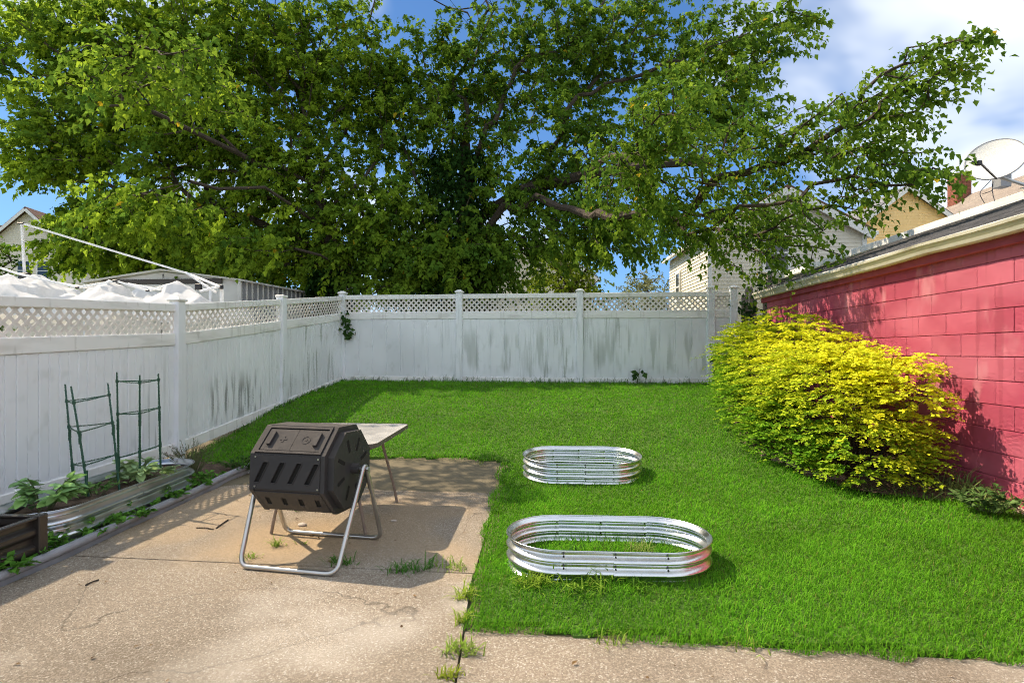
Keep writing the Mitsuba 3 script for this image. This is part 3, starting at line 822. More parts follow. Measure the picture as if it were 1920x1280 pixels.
# ------------------------------------------------------------------ folding table behind it
TB = thing('folding_table')
tc, th = np.array([-1.475, 4.84]), 0.72
ta = -0.06
top = sbox(-0.47, -0.55, 0.47, 0.55).buffer(-0.09).buffer(0.09, quad_segs=6)
def tbm(m):
    return moved(m, rotz(ta), (tc[0], tc[1], 0))
m = extrude(top, 0.022); m.apply_translation([0, 0, th - 0.022])
t_ = obj('tabletop', tbm(m), 'table_top', TB)
m = extrude(top.buffer(0.006).difference(top.buffer(0.0005)), 0.034); m.apply_translation([0, 0, th - 0.031])
obj('edge_band', tbm(m), 'table_edge', t_)
m = extrude(top.buffer(-0.05).difference(top.buffer(-0.075)), 0.03); m.apply_translation([0, 0, th - 0.053])
obj('apron', tbm(m), 'brown_tube', TB)
for sx in (-1, 1):
    for sy in (-1, 1):
        pts = rounded([(sx * 0.22, sy * 0.40, th - 0.04), (sx * 0.345, sy * 0.455, 0.16), (sx * 0.375, sy * 0.455, 0.008)], 0.05, 5)
        obj('leg', tbm(tube(pts, 0.0135, 8)), 'brown_tube', TB, smooth=50)
tag(TB, 'grey folding table with brown legs standing behind the compost tumbler', 'table')


# ------------------------------------------------------------------ raised beds
def stadium(hl, r, n=14):
    """Closed path, counter-clockwise; hl: half the straight length. Returns list of pieces (each m x 2) and normals."""
    pieces = []
    a = np.linspace(-np.pi / 2, 0, n); b = np.linspace(0, np.pi / 2, n)
    arc = lambda cx, t: (np.stack([cx + r * np.cos(t), r * np.sin(t)], 1), np.stack([np.cos(t), np.sin(t)], 1))
    st = lambda x0, x1, s: (np.stack([np.linspace(x0, x1, 3), np.full(3, s * r)], 1), np.tile([0, s], (3, 1)).astype(float))
    pieces += [('side', *st(-hl, 0, -1)), ('side', *st(0, hl, -1)), ('end', *arc(hl, a)), ('end', *arc(hl, b)), ('side', *st(hl, 0, 1)), ('side', *st(0, -hl, 1)),
               ('end', *arc(-hl, b + np.pi / 2)), ('end', *arc(-hl, a + 3 * np.pi / 2))]
    return pieces


def oval_bed(name, cx, cy, base, ang, hl, r, height, period, amp, mat, tilt=0.0, bolt_mat='black_fitting', seamy=0.0):
    t = thing(name)
    R = rotz(ang)
    zz = np.linspace(0, height, int(height / period * 10) + 1)
    prof = amp * np.cos(2 * np.pi * (height - zz) / period + 0.5)

    def world(loc):
        w = loc @ R.T + np.array([cx, cy, base])
        w[..., 2] += tilt * (w[..., 1] - cy)
        return w
    for i, (kind, p, n) in enumerate(stadium(hl, r)):
        o = 0.0028 * (i % 2)
        P = np.zeros((len(p), len(zz), 3))
        P[..., :2] = p[:, None] + n[:, None] * (prof + o)[None, :, None]
        P[..., 2] = zz
        back = P.copy()
        back[..., :2] -= n[:, None] * 0.0016
        pm = join([grid_mesh(world(P)), grid_mesh(world(back))])
        k = obj(f'{kind}_panel', pm, mat, t, smooth=True)
        j = 0
        for zc in np.arange(height - period * 0.55, 0.05, -period):
            c = np.array([*p[0], zc]); nn = np.array([*n[0], 0])
            off = np.interp(zc, zz, prof)
            tb = np.array([*(p[1] - p[0]), 0]); tb = tb / np.linalg.norm(tb) * 0.014
            b0, b1 = c + nn * (off - 0.006) + tb, c + nn * (off + 0.007) + tb
            w = world(np.array([b0, b1]))
            obj('bolt', tube(w, 0.006, 6), bolt_mat, k)
    path = np.vstack([np.column_stack([p[:-1] + n[:-1] * amp * math.cos(0.5), np.full(len(p) - 1, height)]) for _, p, n in stadium(hl, r)])
    obj('rim', tube(world(path), 0.0045, 6, closed=True), mat, t, smooth=True)
    return t, world


nb, _ = oval_bed('oval_bed', 0.625, 3.70, 0.035, -0.06, 0.31, 0.335, 0.217, 0.072, 0.016, 'galvanised')
tag(nb, 'shiny galvanised oval raised bed nearest on the lawn, weeds at its foot', 'raised bed')
fb, _ = oval_bed('oval_bed', 0.745, 6.03, 0.025, -0.05, 0.285, 0.33, 0.270, 0.070, 0.0155, 'galvanised', tilt=0.07)
tag(fb, 'darker empty galvanised oval raised bed farther back on the lawn', 'raised bed')
LBA = math.atan2(1.0, 0.03)
lb, lbw = oval_bed('oval_bed', -3.455, 4.87, 0.0, LBA, 0.66, 0.262, 0.295, 0.104, 0.029, 'galvanised_dull', bolt_mat='tube_steel')
tag(lb, 'dull corrugated raised bed with sage plants beside the left fence', 'raised bed')
sp = Polygon(np.vstack([p for _, p, n in stadium(0.66, 0.25)]))
gxx, gyy = np.meshgrid(np.arange(-1.05, 1.05, .035), np.arange(-.4, .4, .035), indexing='ij')
gm = grid_mesh(lbw(np.stack([gxx, gyy, 0.215 + 0.05 * meshkit.fbm(np.stack([gxx * 9, gyy * 9, gxx * 0], -1), 3, 6)], -1)))
kk = contains_xy(sp, gxx, gyy).ravel()[gm.faces].all(1)
obj('soil_fill', trimesh.Trimesh(gm.vertices, gm.faces[kk], process=False), 'soil', lb, smooth=True)

# dark rectangular bed
DB = thing('metal_planter')
dc, da, dL, dW, dH = np.array([-3.57, 3.02]), math.atan2(1.0, 0.05), 1.60, 0.70, 0.315
def dbm(m):
    return moved(m, rotz(da), (dc[0], dc[1], 0.0))
def corr(length, h, period=0.115, amp=0.014):
    zz = np.linspace(0.0, h, 34)
    pr_ = np.clip(amp * 1.7 * np.cos(2 * np.pi * zz / period), -amp, amp)
    xs = np.array([-length / 2, length / 2])
    return np.stack([np.stack([np.full_like(zz, x), pr_, zz], -1) for x in xs], 0)
for ln, ry, sgn, rot in ((dL, dW / 2, 1, 0), (dL, dW / 2, -1, 0), (dW, dL / 2, 1, 1), (dW, dL / 2, -1, 1)):
    P = corr(ln - 0.06, dH)
    ms = []
    for o in (0.0, -0.003):
        Q = P.copy(); Q[..., 1] = sgn * (ry + Q[..., 1] + o)
        if rot:
            Q = Q[..., [1, 0, 2]]
        ms.append(grid_mesh(Q))
    obj('side_panel' if not rot else 'end_panel', dbm(join(ms)), 'bronze_metal', DB, smooth=35)
    if rot:
        obj('top_rail', dbm(moved(cbox(0.045, ln - 0.05, 0.016, 0.004), None, (sgn * ry, 0, dH + 0.010))), 'bronze_metal', DB)
    else:
        obj('top_rail', dbm(moved(cbox(ln - 0.05, 0.045, 0.016, 0.004), None, (0, sgn * ry, dH + 0.010))), 'bronze_metal', DB)
for sx in (-1, 1):
    for sy in (-1, 1):
        obj('corner_post', dbm(moved(cbox(0.07, 0.07, dH + 0.025, 0.006), None, (sx * dL / 2, sy * dW / 2, (dH + 0.025) / 2))), 'bronze_metal', DB)
gxx, gyy = np.meshgrid(np.arange(-.76, .77, .04), np.arange(-.32, .33, .04), indexing='ij')
obj('soil_fill', dbm(grid_mesh(np.stack([gxx, gyy, 0.20 + 0.05 * meshkit.fbm(np.stack([gxx * 9, gyy * 9, gxx * 0], -1), 3, 8)], -1))), 'soil', DB, smooth=True)
tag(DB, 'dark bronze corrugated rectangular planter at the left edge of the patio', 'planter')

# edging
e3 = np.array([(x, y, max(0.06, float(gz(x, y)) + 0.055)) for x, y in rounded([np.array([x, y, 0.0]) for x, y in edge_line], 0.3, 6)[:, :2]])
prof_e = [(0.0, 0.0)]
et = thing('garden_edging')
obj('bead', tube(e3, 0.031, 10), 'edging', et, smooth=True)
P = np.stack([e3 - [0.012, 0, 0.02], e3 - [0.012, 0, 0.14]], 1)
Q = np.stack([e3 + [0.006, 0, -0.02], e3 + [0.006, 0, -0.14]], 1)
obj('skirt', join([grid_mesh(P), grid_mesh(Q)]), 'edging', et, smooth=True)
tag(et, 'curving grey plastic garden edging between the soil bed and patio', 'edging')


# ------------------------------------------------------------------ tomato cages
def cage(bottoms, tops, rings, label):
    t = thing('tomato_cage')
    b, p = [np.asarray(x) for x in bottoms], [np.asarray(x) for x in tops]
    for i in range(3):
        k = obj('stake', tube([b[i] - [0, 0, 0.06], b[i] + (p[i] - b[i]) * 0.5, p[i]], [0.0095, 0.0085, 0.0065], 7), 'green_stake', t)
        for f_ in (0.18, 0.52):
            c = b[i] + (p[i] - b[i]) * f_
            obj('joint', tube([c - [0, 0, 0.04], c + [0, 0, 0.05]], 0.0115, 7), 'green_stake', k)
    for lev in rings:
        for i in range(3):
            j = (i + 1) % 3
            a_, c_ = b[i] + (p[i] - b[i]) * lev[i], b[j] + (p[j] - b[j]) * lev[j]
            obj('crossbar', tube([a_, (a_ + c_) / 2 + [0, 0, -0.004], c_], 0.0055, 6), 'green_stake', t)
            obj('clip', tube([a_ - [0, 0, 0.012], a_ + [0, 0, 0.012]], 0.0135, 7), 'green_stake', t)
    return tag(t, label, 'plant cage')


cage([W(140, 922, 4.75), W(168, 930, 4.60), W(224, 905, 4.85)], [W(122, 720, 4.85), W(133, 724, 4.62), W(202, 718, 4.95)], [(.25, .28, .28), (.60, .58, .60), (.84, .85, .88)], 'leaning green tomato cage left of the straight one, in the corrugated bed')
cage([W(223, 903, 5.05), W(262, 882, 5.0), W(301, 868, 5.2)], [W(219, 698, 5.05), W(262, 703, 4.95), W(297, 700, 5.2)], [(.22, .2, .2), (.62, .6, .62), (.92, .92, .93)], 'upright green tomato cage on the right in the corrugated bed')


# ------------------------------------------------------------------ herbs, weeds, tufts
def broad_leaf(L, Wd, bend):
    """One elliptical leaf with a midrib, 12 triangles."""
    xs = np.array([0, 0.12, 0.4, 0.72, 1.0]); ws = np.array([0.06, 0.62, 1.0, 0.82, 0.10])
    z = -bend * xs ** 2 * L
    P = np.zeros((5, 3, 3))
    for j, s in enumerate((-1, 0, 1)):
        P[:, j, 0] = xs * L; P[:, j, 1] = s * ws * Wd / 2; P[:, j, 2] = z + abs(s) * ws * Wd * 0.10
    return grid_mesh(P)


def sage(cen, spread, n, hgt, label, seed, col=(0.20, 0.35, 0.12)):
    r = np.random.default_rng(seed)
    t = thing('sage_plant')
    stems = []
    tips = []
    for i in range(9):
        a = r.uniform(0, 2 * np.pi); rad = spread * math.sqrt(r.uniform(0.05, 1))
        tip = np.asarray(cen) + [math.cos(a) * rad, math.sin(a) * rad * 0.75, hgt * r.uniform(0.45, 1.0) * (1.15 - 0.6 * rad / spread)]
        base = np.asarray(cen) + [math.cos(a) * rad * 0.15, math.sin(a) * rad * 0.15, -0.03]
        stems.append(tube(rounded([base, (base + tip) / 2 + [0, 0, 0.05], tip], 0.1, 4), 0.004, 5)); tips.append((base, tip, a))
    obj('stems', join(stems), 'herb_stem', t)
    for i in range(n):
        base, tip, a = tips[i % 9]
        f_ = r.uniform(0.35, 1.02)
        p = base + (tip - base) * f_ + [0, 0, 0.05 * 4 * f_ * (1 - f_) * 0.5]
        b = a + r.normal(0, 1.1)
        L = r.uniform(0.065, 0.125); Wd = L * r.uniform(0.48, 0.62)
        m = broad_leaf(L, Wd, r.uniform(0.05, 0.30))
        el = r.uniform(-0.35, 0.6)
        Rm = rotz(b) @ np.array([[math.cos(el), 0, -math.sin(el)], [0, 1, 0], [math.sin(el), 0, math.cos(el)]])
        rx = r.normal(0, 0.35); Rx = np.array([[1, 0, 0], [0, math.cos(rx), -math.sin(rx)], [0, math.sin(rx), math.cos(rx)]])
        c = np.asarray(col) * r.uniform(0.75, 1.35) * np.array([1, 1, r.uniform(0.8, 1.3)])
        m = moved(m, Rm @ Rx, p)
        obj('leaf', m, 'herb_leaf', t, smooth=True, color=vcol(c[None], len(m.vertices)))
    return tag(t, label, 'plant')


pr('herb_stem', (0.10, 0.12, 0.05), 0.8)
sage((-3.47, 4.20, 0.26), 0.31, 150, 0.29, 'large leafed sage plant at the near end of the corrugated bed', 3)
sage((-3.33, 5.10, 0.26), 0.31, 150, 0.25, 'sage plant with sunlit pale leaves spilling over the corrugated bed', 5, (0.28, 0.40, 0.17))


def bushlet(name, cen, rad, hgt, n, leafL, leafW, cols, label, cat, seed, stemmat='herb_stem', upright=0.3, flat=1.0, smat='herb_leaf', group=None):
    r = np.random.default_rng(seed)
    t = thing(name)
    cen = np.asarray(cen, float)
    ns = max(5, n // 14)
    a = r.uniform(0, 2 * np.pi, ns); rr_ = rad * np.sqrt(r.uniform(0.02, 1, ns))
    tips = cen + np.stack([np.cos(a) * rr_, np.sin(a) * rr_ * flat, hgt * r.uniform(0.5, 1.0, ns) * (1 - 0.4 * (rr_ / rad))], 1)
    bases = cen + np.stack([np.cos(a) * rr_ * 0.25, np.sin(a) * rr_ * 0.25 * flat, np.full(ns, -0.02)], 1)
    obj('stems', join(tube([b, (b + q) / 2 + [0, 0, hgt * .12], q], [0.004, 0.003, 0.002], 4) for b, q in zip(bases, tips)), stemmat, t)
    i = r.integers(0, ns, n); f_ = r.uniform(0.25, 1.03, (n, 1))
    p = bases[i] + (tips[i] - bases[i]) * f_ + np.array([0, 0, 1]) * (hgt * .48 * f_ * (1 - f_)) * 1.0
    d = np.stack([np.cos(a[i] + r.normal(0, 1.2, n)), np.sin(a[i] + r.normal(0, 1.2, n)), r.normal(upright, 0.35, n)], 1)
    nm = np.stack([r.normal(0, .4, n), r.normal(0, .4, n), np.ones(n)], 1)
    L = r.uniform(0.7, 1.25, n) * leafL
    m = leaf_mesh(p, d, nm, L, L * leafW, 0.15, 0.15, 0.45)
    tt = r.uniform(0, 1, (n, 1))
    c = np.asarray(cols[0]) * (1 - tt) + np.asarray(cols[1]) * tt
    obj('leaves', m, smat, t, color=vcol(c, 5))
    return tag(t, label, cat, group)


bushlet('lavender_bush', (-3.38, 5.95, 0.12), 0.30, 0.42, 900, 0.030, 0.20, ((0.05, 0.05, 0.03), (0.12, 0.11, 0.06)), 'dark dry lavender clump at the far end of the corrugated bed', 'plant', 8, upright=0.9)
wl = [((-3.28, 3.12), 'small strawberry like weed in front of the dark planter, nearest the camera'), ((-3.17, 3.55), 'low leafy weed between the dark planter corner and the edging'), ((-3.22, 3.98), 'low leafy weed right behind the dark planter corner'),
      ((-3.17, 4.35), 'weed at the rounded end of the corrugated bed'), ((-3.12, 4.75), 'weed against the middle of the corrugated bed'), ((-3.09, 5.25), 'weed below the pale sage along the edging'), ((-3.07, 5.75), 'weed at the far corner of the corrugated bed')]
for i, ((x, y), lab) in enumerate(wl):
    x = float(np.interp(y, edge_line[:, 1], edge_line[:, 0])) - 0.11 + 0.03 * math.sin(i * 2.1)
    if 3.9 < y < 5.9:
        x = min(x + 0.03, float(np.interp(y, edge_line[:, 1], edge_line[:, 0])) - 0.05)
    bushlet('leafy_weed', (x, y, float(gz(x, y)) + 0.03), 0.18, 0.14, 190, 0.056, 0.62, ((0.06, 0.17, 0.025), (0.14, 0.32, 0.05)), lab, 'weed', 30 + i, flat=1.5, group=None)
bushlet('leafy_weed', (-3.45, 4.66, 0.25), 0.20, 0.12, 150, 0.055, 0.5, ((0.07, 0.16, 0.04), (0.16, 0.28, 0.08)), 'small green plants between the stakes inside the corrugated bed', 'plant', 43, flat=1.6)
bushlet('leafy_weed', (-3.02, 6.28, 0.08), 0.26, 0.17, 420, 0.05, 0.4, ((0.03, 0.09, 0.02), (0.08, 0.16, 0.03)), 'dark weedy patch where the edging meets the lawn', 'weed', 44)
bushlet('leafy_weed', (3.72, 4.42, 0.18), 0.26, 0.22, 260, 0.07, 0.5, ((0.06, 0.13, 0.03), (0.16, 0.25, 0.08)), 'broad leafed weed at the near foot of the golden shrub', 'weed', 45)


def tuft(cx, cy, n, L, rad, col, label, seed, wd=0.006, name='grass_tuft', cat='grass tuft', z=None, spreadlean=0.75):
    r = np.random.default_rng(seed)
    p = np.column_stack([cx + r.normal(0, rad, n), cy + r.normal(0, rad * 0.7, n)])
    zz = (gz(p[:, 0], p[:, 1]) if z is None else np.full(n, z)) + 0.002
    m = blades(np.column_stack([p, zz]), r.uniform(0, 2 * np.pi, n), np.abs(r.normal(spreadlean, 0.3, n)), r.uniform(0.5, 1.2, n) * L, np.full(n, wd) * r.uniform(.7, 1.3, n), 0.7)
    c = np.asarray(col) * r.uniform(0.7, 1.3, (n, 1))
    return tag(obj(name, m, 'grass_leaf', color=vcol(c, 5)), label, cat)


YG, DG = (0.22, 0.33, 0.05), (0.07, 0.20, 0.025)
for i, (px, py, n, L, rad, col, lab) in enumerate((
        (862, 1222, 90, 0.085, 0.045, YG, 'pale tuft of crabgrass in the slab joint below the lawn corner'),
        (842, 1268, 70, 0.05, 0.03, (0.24, 0.30, 0.03), 'small yellow green tuft at the bottom edge of the photo'),
        (520, 1024, 26, 0.11, 0.02, YG, 'upright grass tuft between the legs of the tumbler stand'),
        (565, 1020, 12, 0.06, 0.02, YG, 'tiny weed right of the upright tuft inside the tumbler stand'),
        (466, 1046, 40, 0.055, 0.04, YG, 'low weed just inside the front left foot of the tumbler'),
        (556, 958, 16, 0.09, 0.015, DG, 'small weed under the tumbler drum'),
        (640, 1056, 70, 0.09, 0.045, DG, 'dark tuft in the tumbler shadow beside the stand leg'),
        (762, 1070, 80, 0.09, 0.06, DG, 'long dark tuft in the joint at the right of the tumbler shadow'),
        (845, 1064, 55, 0.09, 0.06, YG, 'bright tuft in the joint between the tumbler shadow and the lawn'),
        (800, 1066, 30, 0.14, 0.03, DG, 'tall blades at the tip of the tumbler shadow'),
        (872, 1120, 70, 0.11, 0.03, (0.28, 0.38, 0.05), 'yellow grass spilling from the lawn edge onto the patio'),
        (868, 1165, 45, 0.10, 0.025, (0.28, 0.38, 0.05), 'yellow grass at the near left corner of the lawn'),
        (1150, 1205, 34, 0.09, 0.06, YG, 'tuft leaning over the front edge of the lawn, left of middle'),
        (1400, 1214, 30, 0.09, 0.06, YG, 'tuft leaning over the front edge of the lawn towards the right'),
        (900, 870, 14, 0.08, 0.03, YG, 'small weed in the dirt at the back edge of the patio'))):
    g = G(px, py)
    tuft(g[0], g[1], n, L, rad, col, lab, 60 + i)
for i, (px, py, n, L, rad, col, lab) in enumerate((
        (1105, 1072, 90, 0.17, 0.09, (0.20, 0.33, 0.04), 'tall arching weeds against the middle of the near oval bed'),
        (1010, 1062, 150, 0.11, 0.055, (0.22, 0.34, 0.04), 'sunlit weeds at the left foot of the near oval bed'),
        (1185, 1078, 80, 0.10, 0.045, (0.12, 0.26, 0.03), 'weeds at the right foot of the near oval bed'),
        (1060, 903, 40, 0.09, 0.10, DG, 'short dark weeds at the foot of the far oval bed'),
        (1800, 925, 120, 0.30, 0.16, (0.22, 0.30, 0.09), 'arching pale grass clump at the foot of the red wall'),
        (1862, 945, 80, 0.20, 0.12, (0.26, 0.34, 0.10), 'pale grass at the end of the concrete strip by the red wall'),
        (1690, 925, 60, 0.22, 0.13, (0.16, 0.24, 0.06), 'arching grass below the right end of the golden shrub'))):
    g = G(px, py) if i > 3 else [(0.45, 3.325), (0.12, 3.36), (0.74, 3.30), (0.53, 5.66)][i]
    tuft(g[0], g[1], n, L, rad, col, lab, 90 + i, wd=0.008 if i < 4 else 0.011)
for i in range(3):
    c = [(0.42, 3.74), (0.62, 3.84), (0.86, 3.80)][i]
    tuft(c[0], c[1], [26, 18, 80][i], [0.19, 0.15, 0.13][i], 0.045, [(0.05, 0.12, 0.03), (0.09, 0.16, 0.03), (0.28, 0.33, 0.10)][i],
         ['dark tall blades inside the left half of the near oval bed', 'thin blades in the middle of the near oval bed', 'pale weeds inside the right half of the near oval bed'][i], 120 + i, wd=0.005, spreadlean=0.45)
tuft(-3.55, 3.25, 22, 0.20, 0.05, (0.18, 0.33, 0.05), 'bright grassy plant growing inside the dark planter', 130, wd=0.018, name='grassy_plant', cat='plant', z=0.23)
sb = np.column_stack([rng.uniform(0, 1, 420), rng.normal(0, 0.03, 420)])
bl = CORNER + BDIR * (sb[:, :1] * 7.6) + np.array([0.012, -0.09]) + np.column_stack([sb[:, 1] * 0, -np.abs(sb[:, 1])])
m = blades(np.column_stack([bl, gz(bl[:, 0], bl[:, 1])]), rng.uniform(0, 6.28, 420), np.abs(rng.normal(.3, .25, 420)), rng.uniform(.07, .2, 420), rng.uniform(.006, .012, 420), 0.6)
tag(obj('fence_foot_grass', m, 'grass_leaf', color=vcol(np.array([0.05, 0.12, 0.02]) * rng.uniform(.5, 1.5, (420, 1)), 5)), 'untrimmed longer grass along the foot of the back fence', 'grass', kind='stuff')
ly_ = rng.uniform(7.2, 11.5, 260)
bl = np.column_stack([FX0 + FT * ly_ + 0.10 + np.abs(rng.normal(0, .02, 260)), ly_])
m = blades(np.column_stack([bl, gz(bl[:, 0], bl[:, 1])]), rng.uniform(0, 6.28, 260), np.abs(rng.normal(.3, .25, 260)), rng.uniform(.05, .13, 260), rng.uniform(.006, .012, 260), 0.6)
tag(obj('fence_foot_grass', m, 'grass_leaf', color=vcol(np.array([0.05, 0.13, 0.02]) * rng.uniform(.5, 1.5, (260, 1)), 5)), 'untrimmed longer grass along the foot of the left fence', 'grass', kind='stuff')


def vine(pts, n, leafL, label, seed, spread=0.05, col=((0.02, 0.05, 0.015), (0.06, 0.12, 0.03))):
    r = np.random.default_rng(seed)
    t = thing('vine')
    path = rounded(pts, 0.1, 6)
    obj('stem', tube(path, 0.005, 5), 'bark', t)
    i = r.integers(0, len(path) - 1, n); f_ = r.uniform(0, 1, (n, 1))
    p = path[i] * (1 - f_) + path[i + 1] * f_ + r.normal(0, spread, (n, 3)) * [1, 0.35, 0.8]
    d = np.stack([r.normal(0, 1, n), r.normal(-0.3, .5, n), r.normal(-.4, .5, n)], 1)
    nm = np.stack([r.normal(0, .4, n), -np.ones(n), r.uniform(0, 1, n)], 1)
    L = leafL * r.uniform(.6, 1.2, n)
    tt = r.uniform(0, 1, (n, 1))
    obj('leaves', leaf_mesh(p, d, nm, L, L * 0.8, 0.1, 0.1), 'herb_leaf', t, color=vcol(np.asarray(col[0]) * (1 - tt) + np.asarray(col[1]) * tt, 5))
    return tag(t, label, 'vine')


cz = CORNER + np.array([0.10, -0.12])
vine([(cz[0] - .02, cz[1], 2.12), (cz[0], cz[1], 1.9), (cz[0] + .03, cz[1] - .01, 1.7), (cz[0] + .13, cz[1] - .01, 1.55)], 46, 0.11, 'dark vine hanging in the corner where the two white fences meet', 201)
v0 = CORNER + BDIR * 7.77 + np.array([0.2, 0.05])
vine([(v0[0] + .15, v0[1], 0.7), (v0[0] + .05, v0[1], 1.4), (v0[0] + .1, v0[1], 2.1), (v0[0] + .45, v0[1] + .1, 2.75), (v0[0] + .8, v0[1] + .1, 2.7)], 260, 0.10, 'dense vine over the grey pickets at the right end of the back fence', 202, 0.17)
v1 = CORNER + BDIR * 7.45 + np.array([0.0, -0.16])
vine([(v1[0], v1[1], 0.7), (v1[0] + .05, v1[1], 0.95), (v1[0] - .02, v1[1], 1.15), (v1[0] + .2, v1[1], 1.3)], 26, 0.13, 'small vine climbing the last post of the back fence', 203, 0.05)
v2 = CORNER + BDIR * 5.95 + np.array([0.0, -0.14])
vine([(v2[0], v2[1], 0.72), (v2[0] + .02, v2[1], 0.85), (v2[0] + .05, v2[1], 0.98)], 7, 0.13, 'broad leafed seedling at the foot of the back fence', 204, 0.04)

# grey pickets beyond the fence end
PK = thing('picket_fence')
for i in range(6):
    x0 = v0[0] + 0.06 + i * 0.075 + (0.12 if i > 3 else 0)
    h = 2.18 + 0.12 * (i % 3) - (0.1 if i == 2 else 0)
    pl = Polygon([(-.033, 0), (.033, 0), (.033, h - .05), (.0, h), (-.033, h - .05)])
    e = extrude(pl, 0.018); v = np.asarray(e.vertices)
    obj('picket', trimesh.Trimesh(np.column_stack([x0 + v[:, 0], v0[1] + .12 + v[:, 2] + 0.01 * math.sin(i * 2), 0.55 - .3 + v[:, 1]]), e.faces[:, ::-1], process=False), 'grey_wood', PK)
obj('rail', beam((v0[0], v0[1] + .17, 1.75), (v0[0] + .72, v0[1] + .17, 1.75), .03, .08), 'grey_wood', PK)
obj('post', beam((v0[0] + .62, v0[1] + .26, .3), (v0[0] + .62, v0[1] + .26, 2.85), .09, .09), 'grey_wood', PK)
tag(PK, 'weathered grey wood pickets between the white fence and the red garage', 'fence')

# stones and sticks
def stone(x, y, s, mat, label, seed, z=None, flat=0.5):
    m = trimesh.creation.icosphere(2, 1.0)
    v = np.asarray(m.vertices)
    v = v * (0.75 + 0.5 * meshkit.fbm(v * 1.4 + seed, 3, seed))[:, None] * [s, s * 0.7, s * flat]
    zz = float(gz(x, y)) if z is None else z
    return tag(obj('stone', trimesh.Trimesh(v + [x, y, zz + s * flat * 0.5], m.faces), mat, smooth=25), label, 'stone')


g = G(567, 985)
stone(g[0], g[1], 0.035, 'stone_pale', 'pale stone on the patio below the tumbler drum', 1)
g = G(738, 976)
stone(g[0], g[1], 0.025, 'stone_pale', 'flat pale stone on the patio right of the table legs', 2, flat=0.25)
for i, (px, py) in enumerate(((1462, 870), (1490, 880), (1522, 893), (1552, 902), (1440, 858))):
    g = G(px, py)
    m = moved(cbox(0.22, 0.10, 0.07, 0.012), rotz(2.35 + 0.15 * i), (g[0] + .05, g[1] + .02, g[2] + 0.03))
    tag(obj('edging_brick', m, 'stone_brown'), ['brown edging brick under the shrub, second from the left', 'brown edging brick in the middle of the row under the shrub', 'brown edging brick under the shrub, second from the right', 'brown edging brick at the right end of the row under the shrub', 'brown edging brick at the left end of the row under the shrub'][i], 'brick', 'edging bricks under the golden shrub')
for i, (a, b, lab) in enumerate((((368, 990), (400, 993), 'thin stick lying by the fence shadow, pointing right'), ((405, 991), (428, 975), 'thin stick crossing the first at an angle'), ((160, 1098), (185, 1088), 'twig on the patio near the bottom of the fence shadow'))):
    p, q_ = G(*a), G(*b)
    tag(obj('stick', tube([p + [0, 0, .006], (p + q_) / 2 + [0, .01, .008], q_ + [0, 0, .006]], 0.005, 5), 'bark'), lab, 'stick')


lp = np.vstack([np.column_stack([rng.uniform(-2.6, -0.25, 90), 6.45 - np.abs(rng.normal(0, 0.28, 90))]), np.column_stack([rng.uniform(-2.9, -0.3, 60), rng.uniform(2.2, 6.4, 60)]), np.column_stack([rng.uniform(-0.2, 2.4, 16), rng.uniform(2.3, 2.62, 16)])])
nl = len(lp)
ah = rng.uniform(0, 6.28, nl)
m = leaf_mesh(np.column_stack([lp, np.full(nl, 0.007)]), np.stack([np.cos(ah), np.sin(ah), rng.normal(0.1, .12, nl)], 1), np.stack([rng.normal(0, .25, nl), rng.normal(0, .25, nl), np.ones(nl)], 1), rng.uniform(.012, .042, nl), rng.uniform(.006, .022, nl), 0.2, 0.05)
tag(obj('leaf_litter', m, 'herb_leaf', color=vcol(np.array([0.16, 0.10, 0.045]) * rng.uniform(.4, 1.6, (nl, 1)), 5)), 'small dry brown leaves and crumbs scattered on the patio', 'leaf litter', kind='stuff')


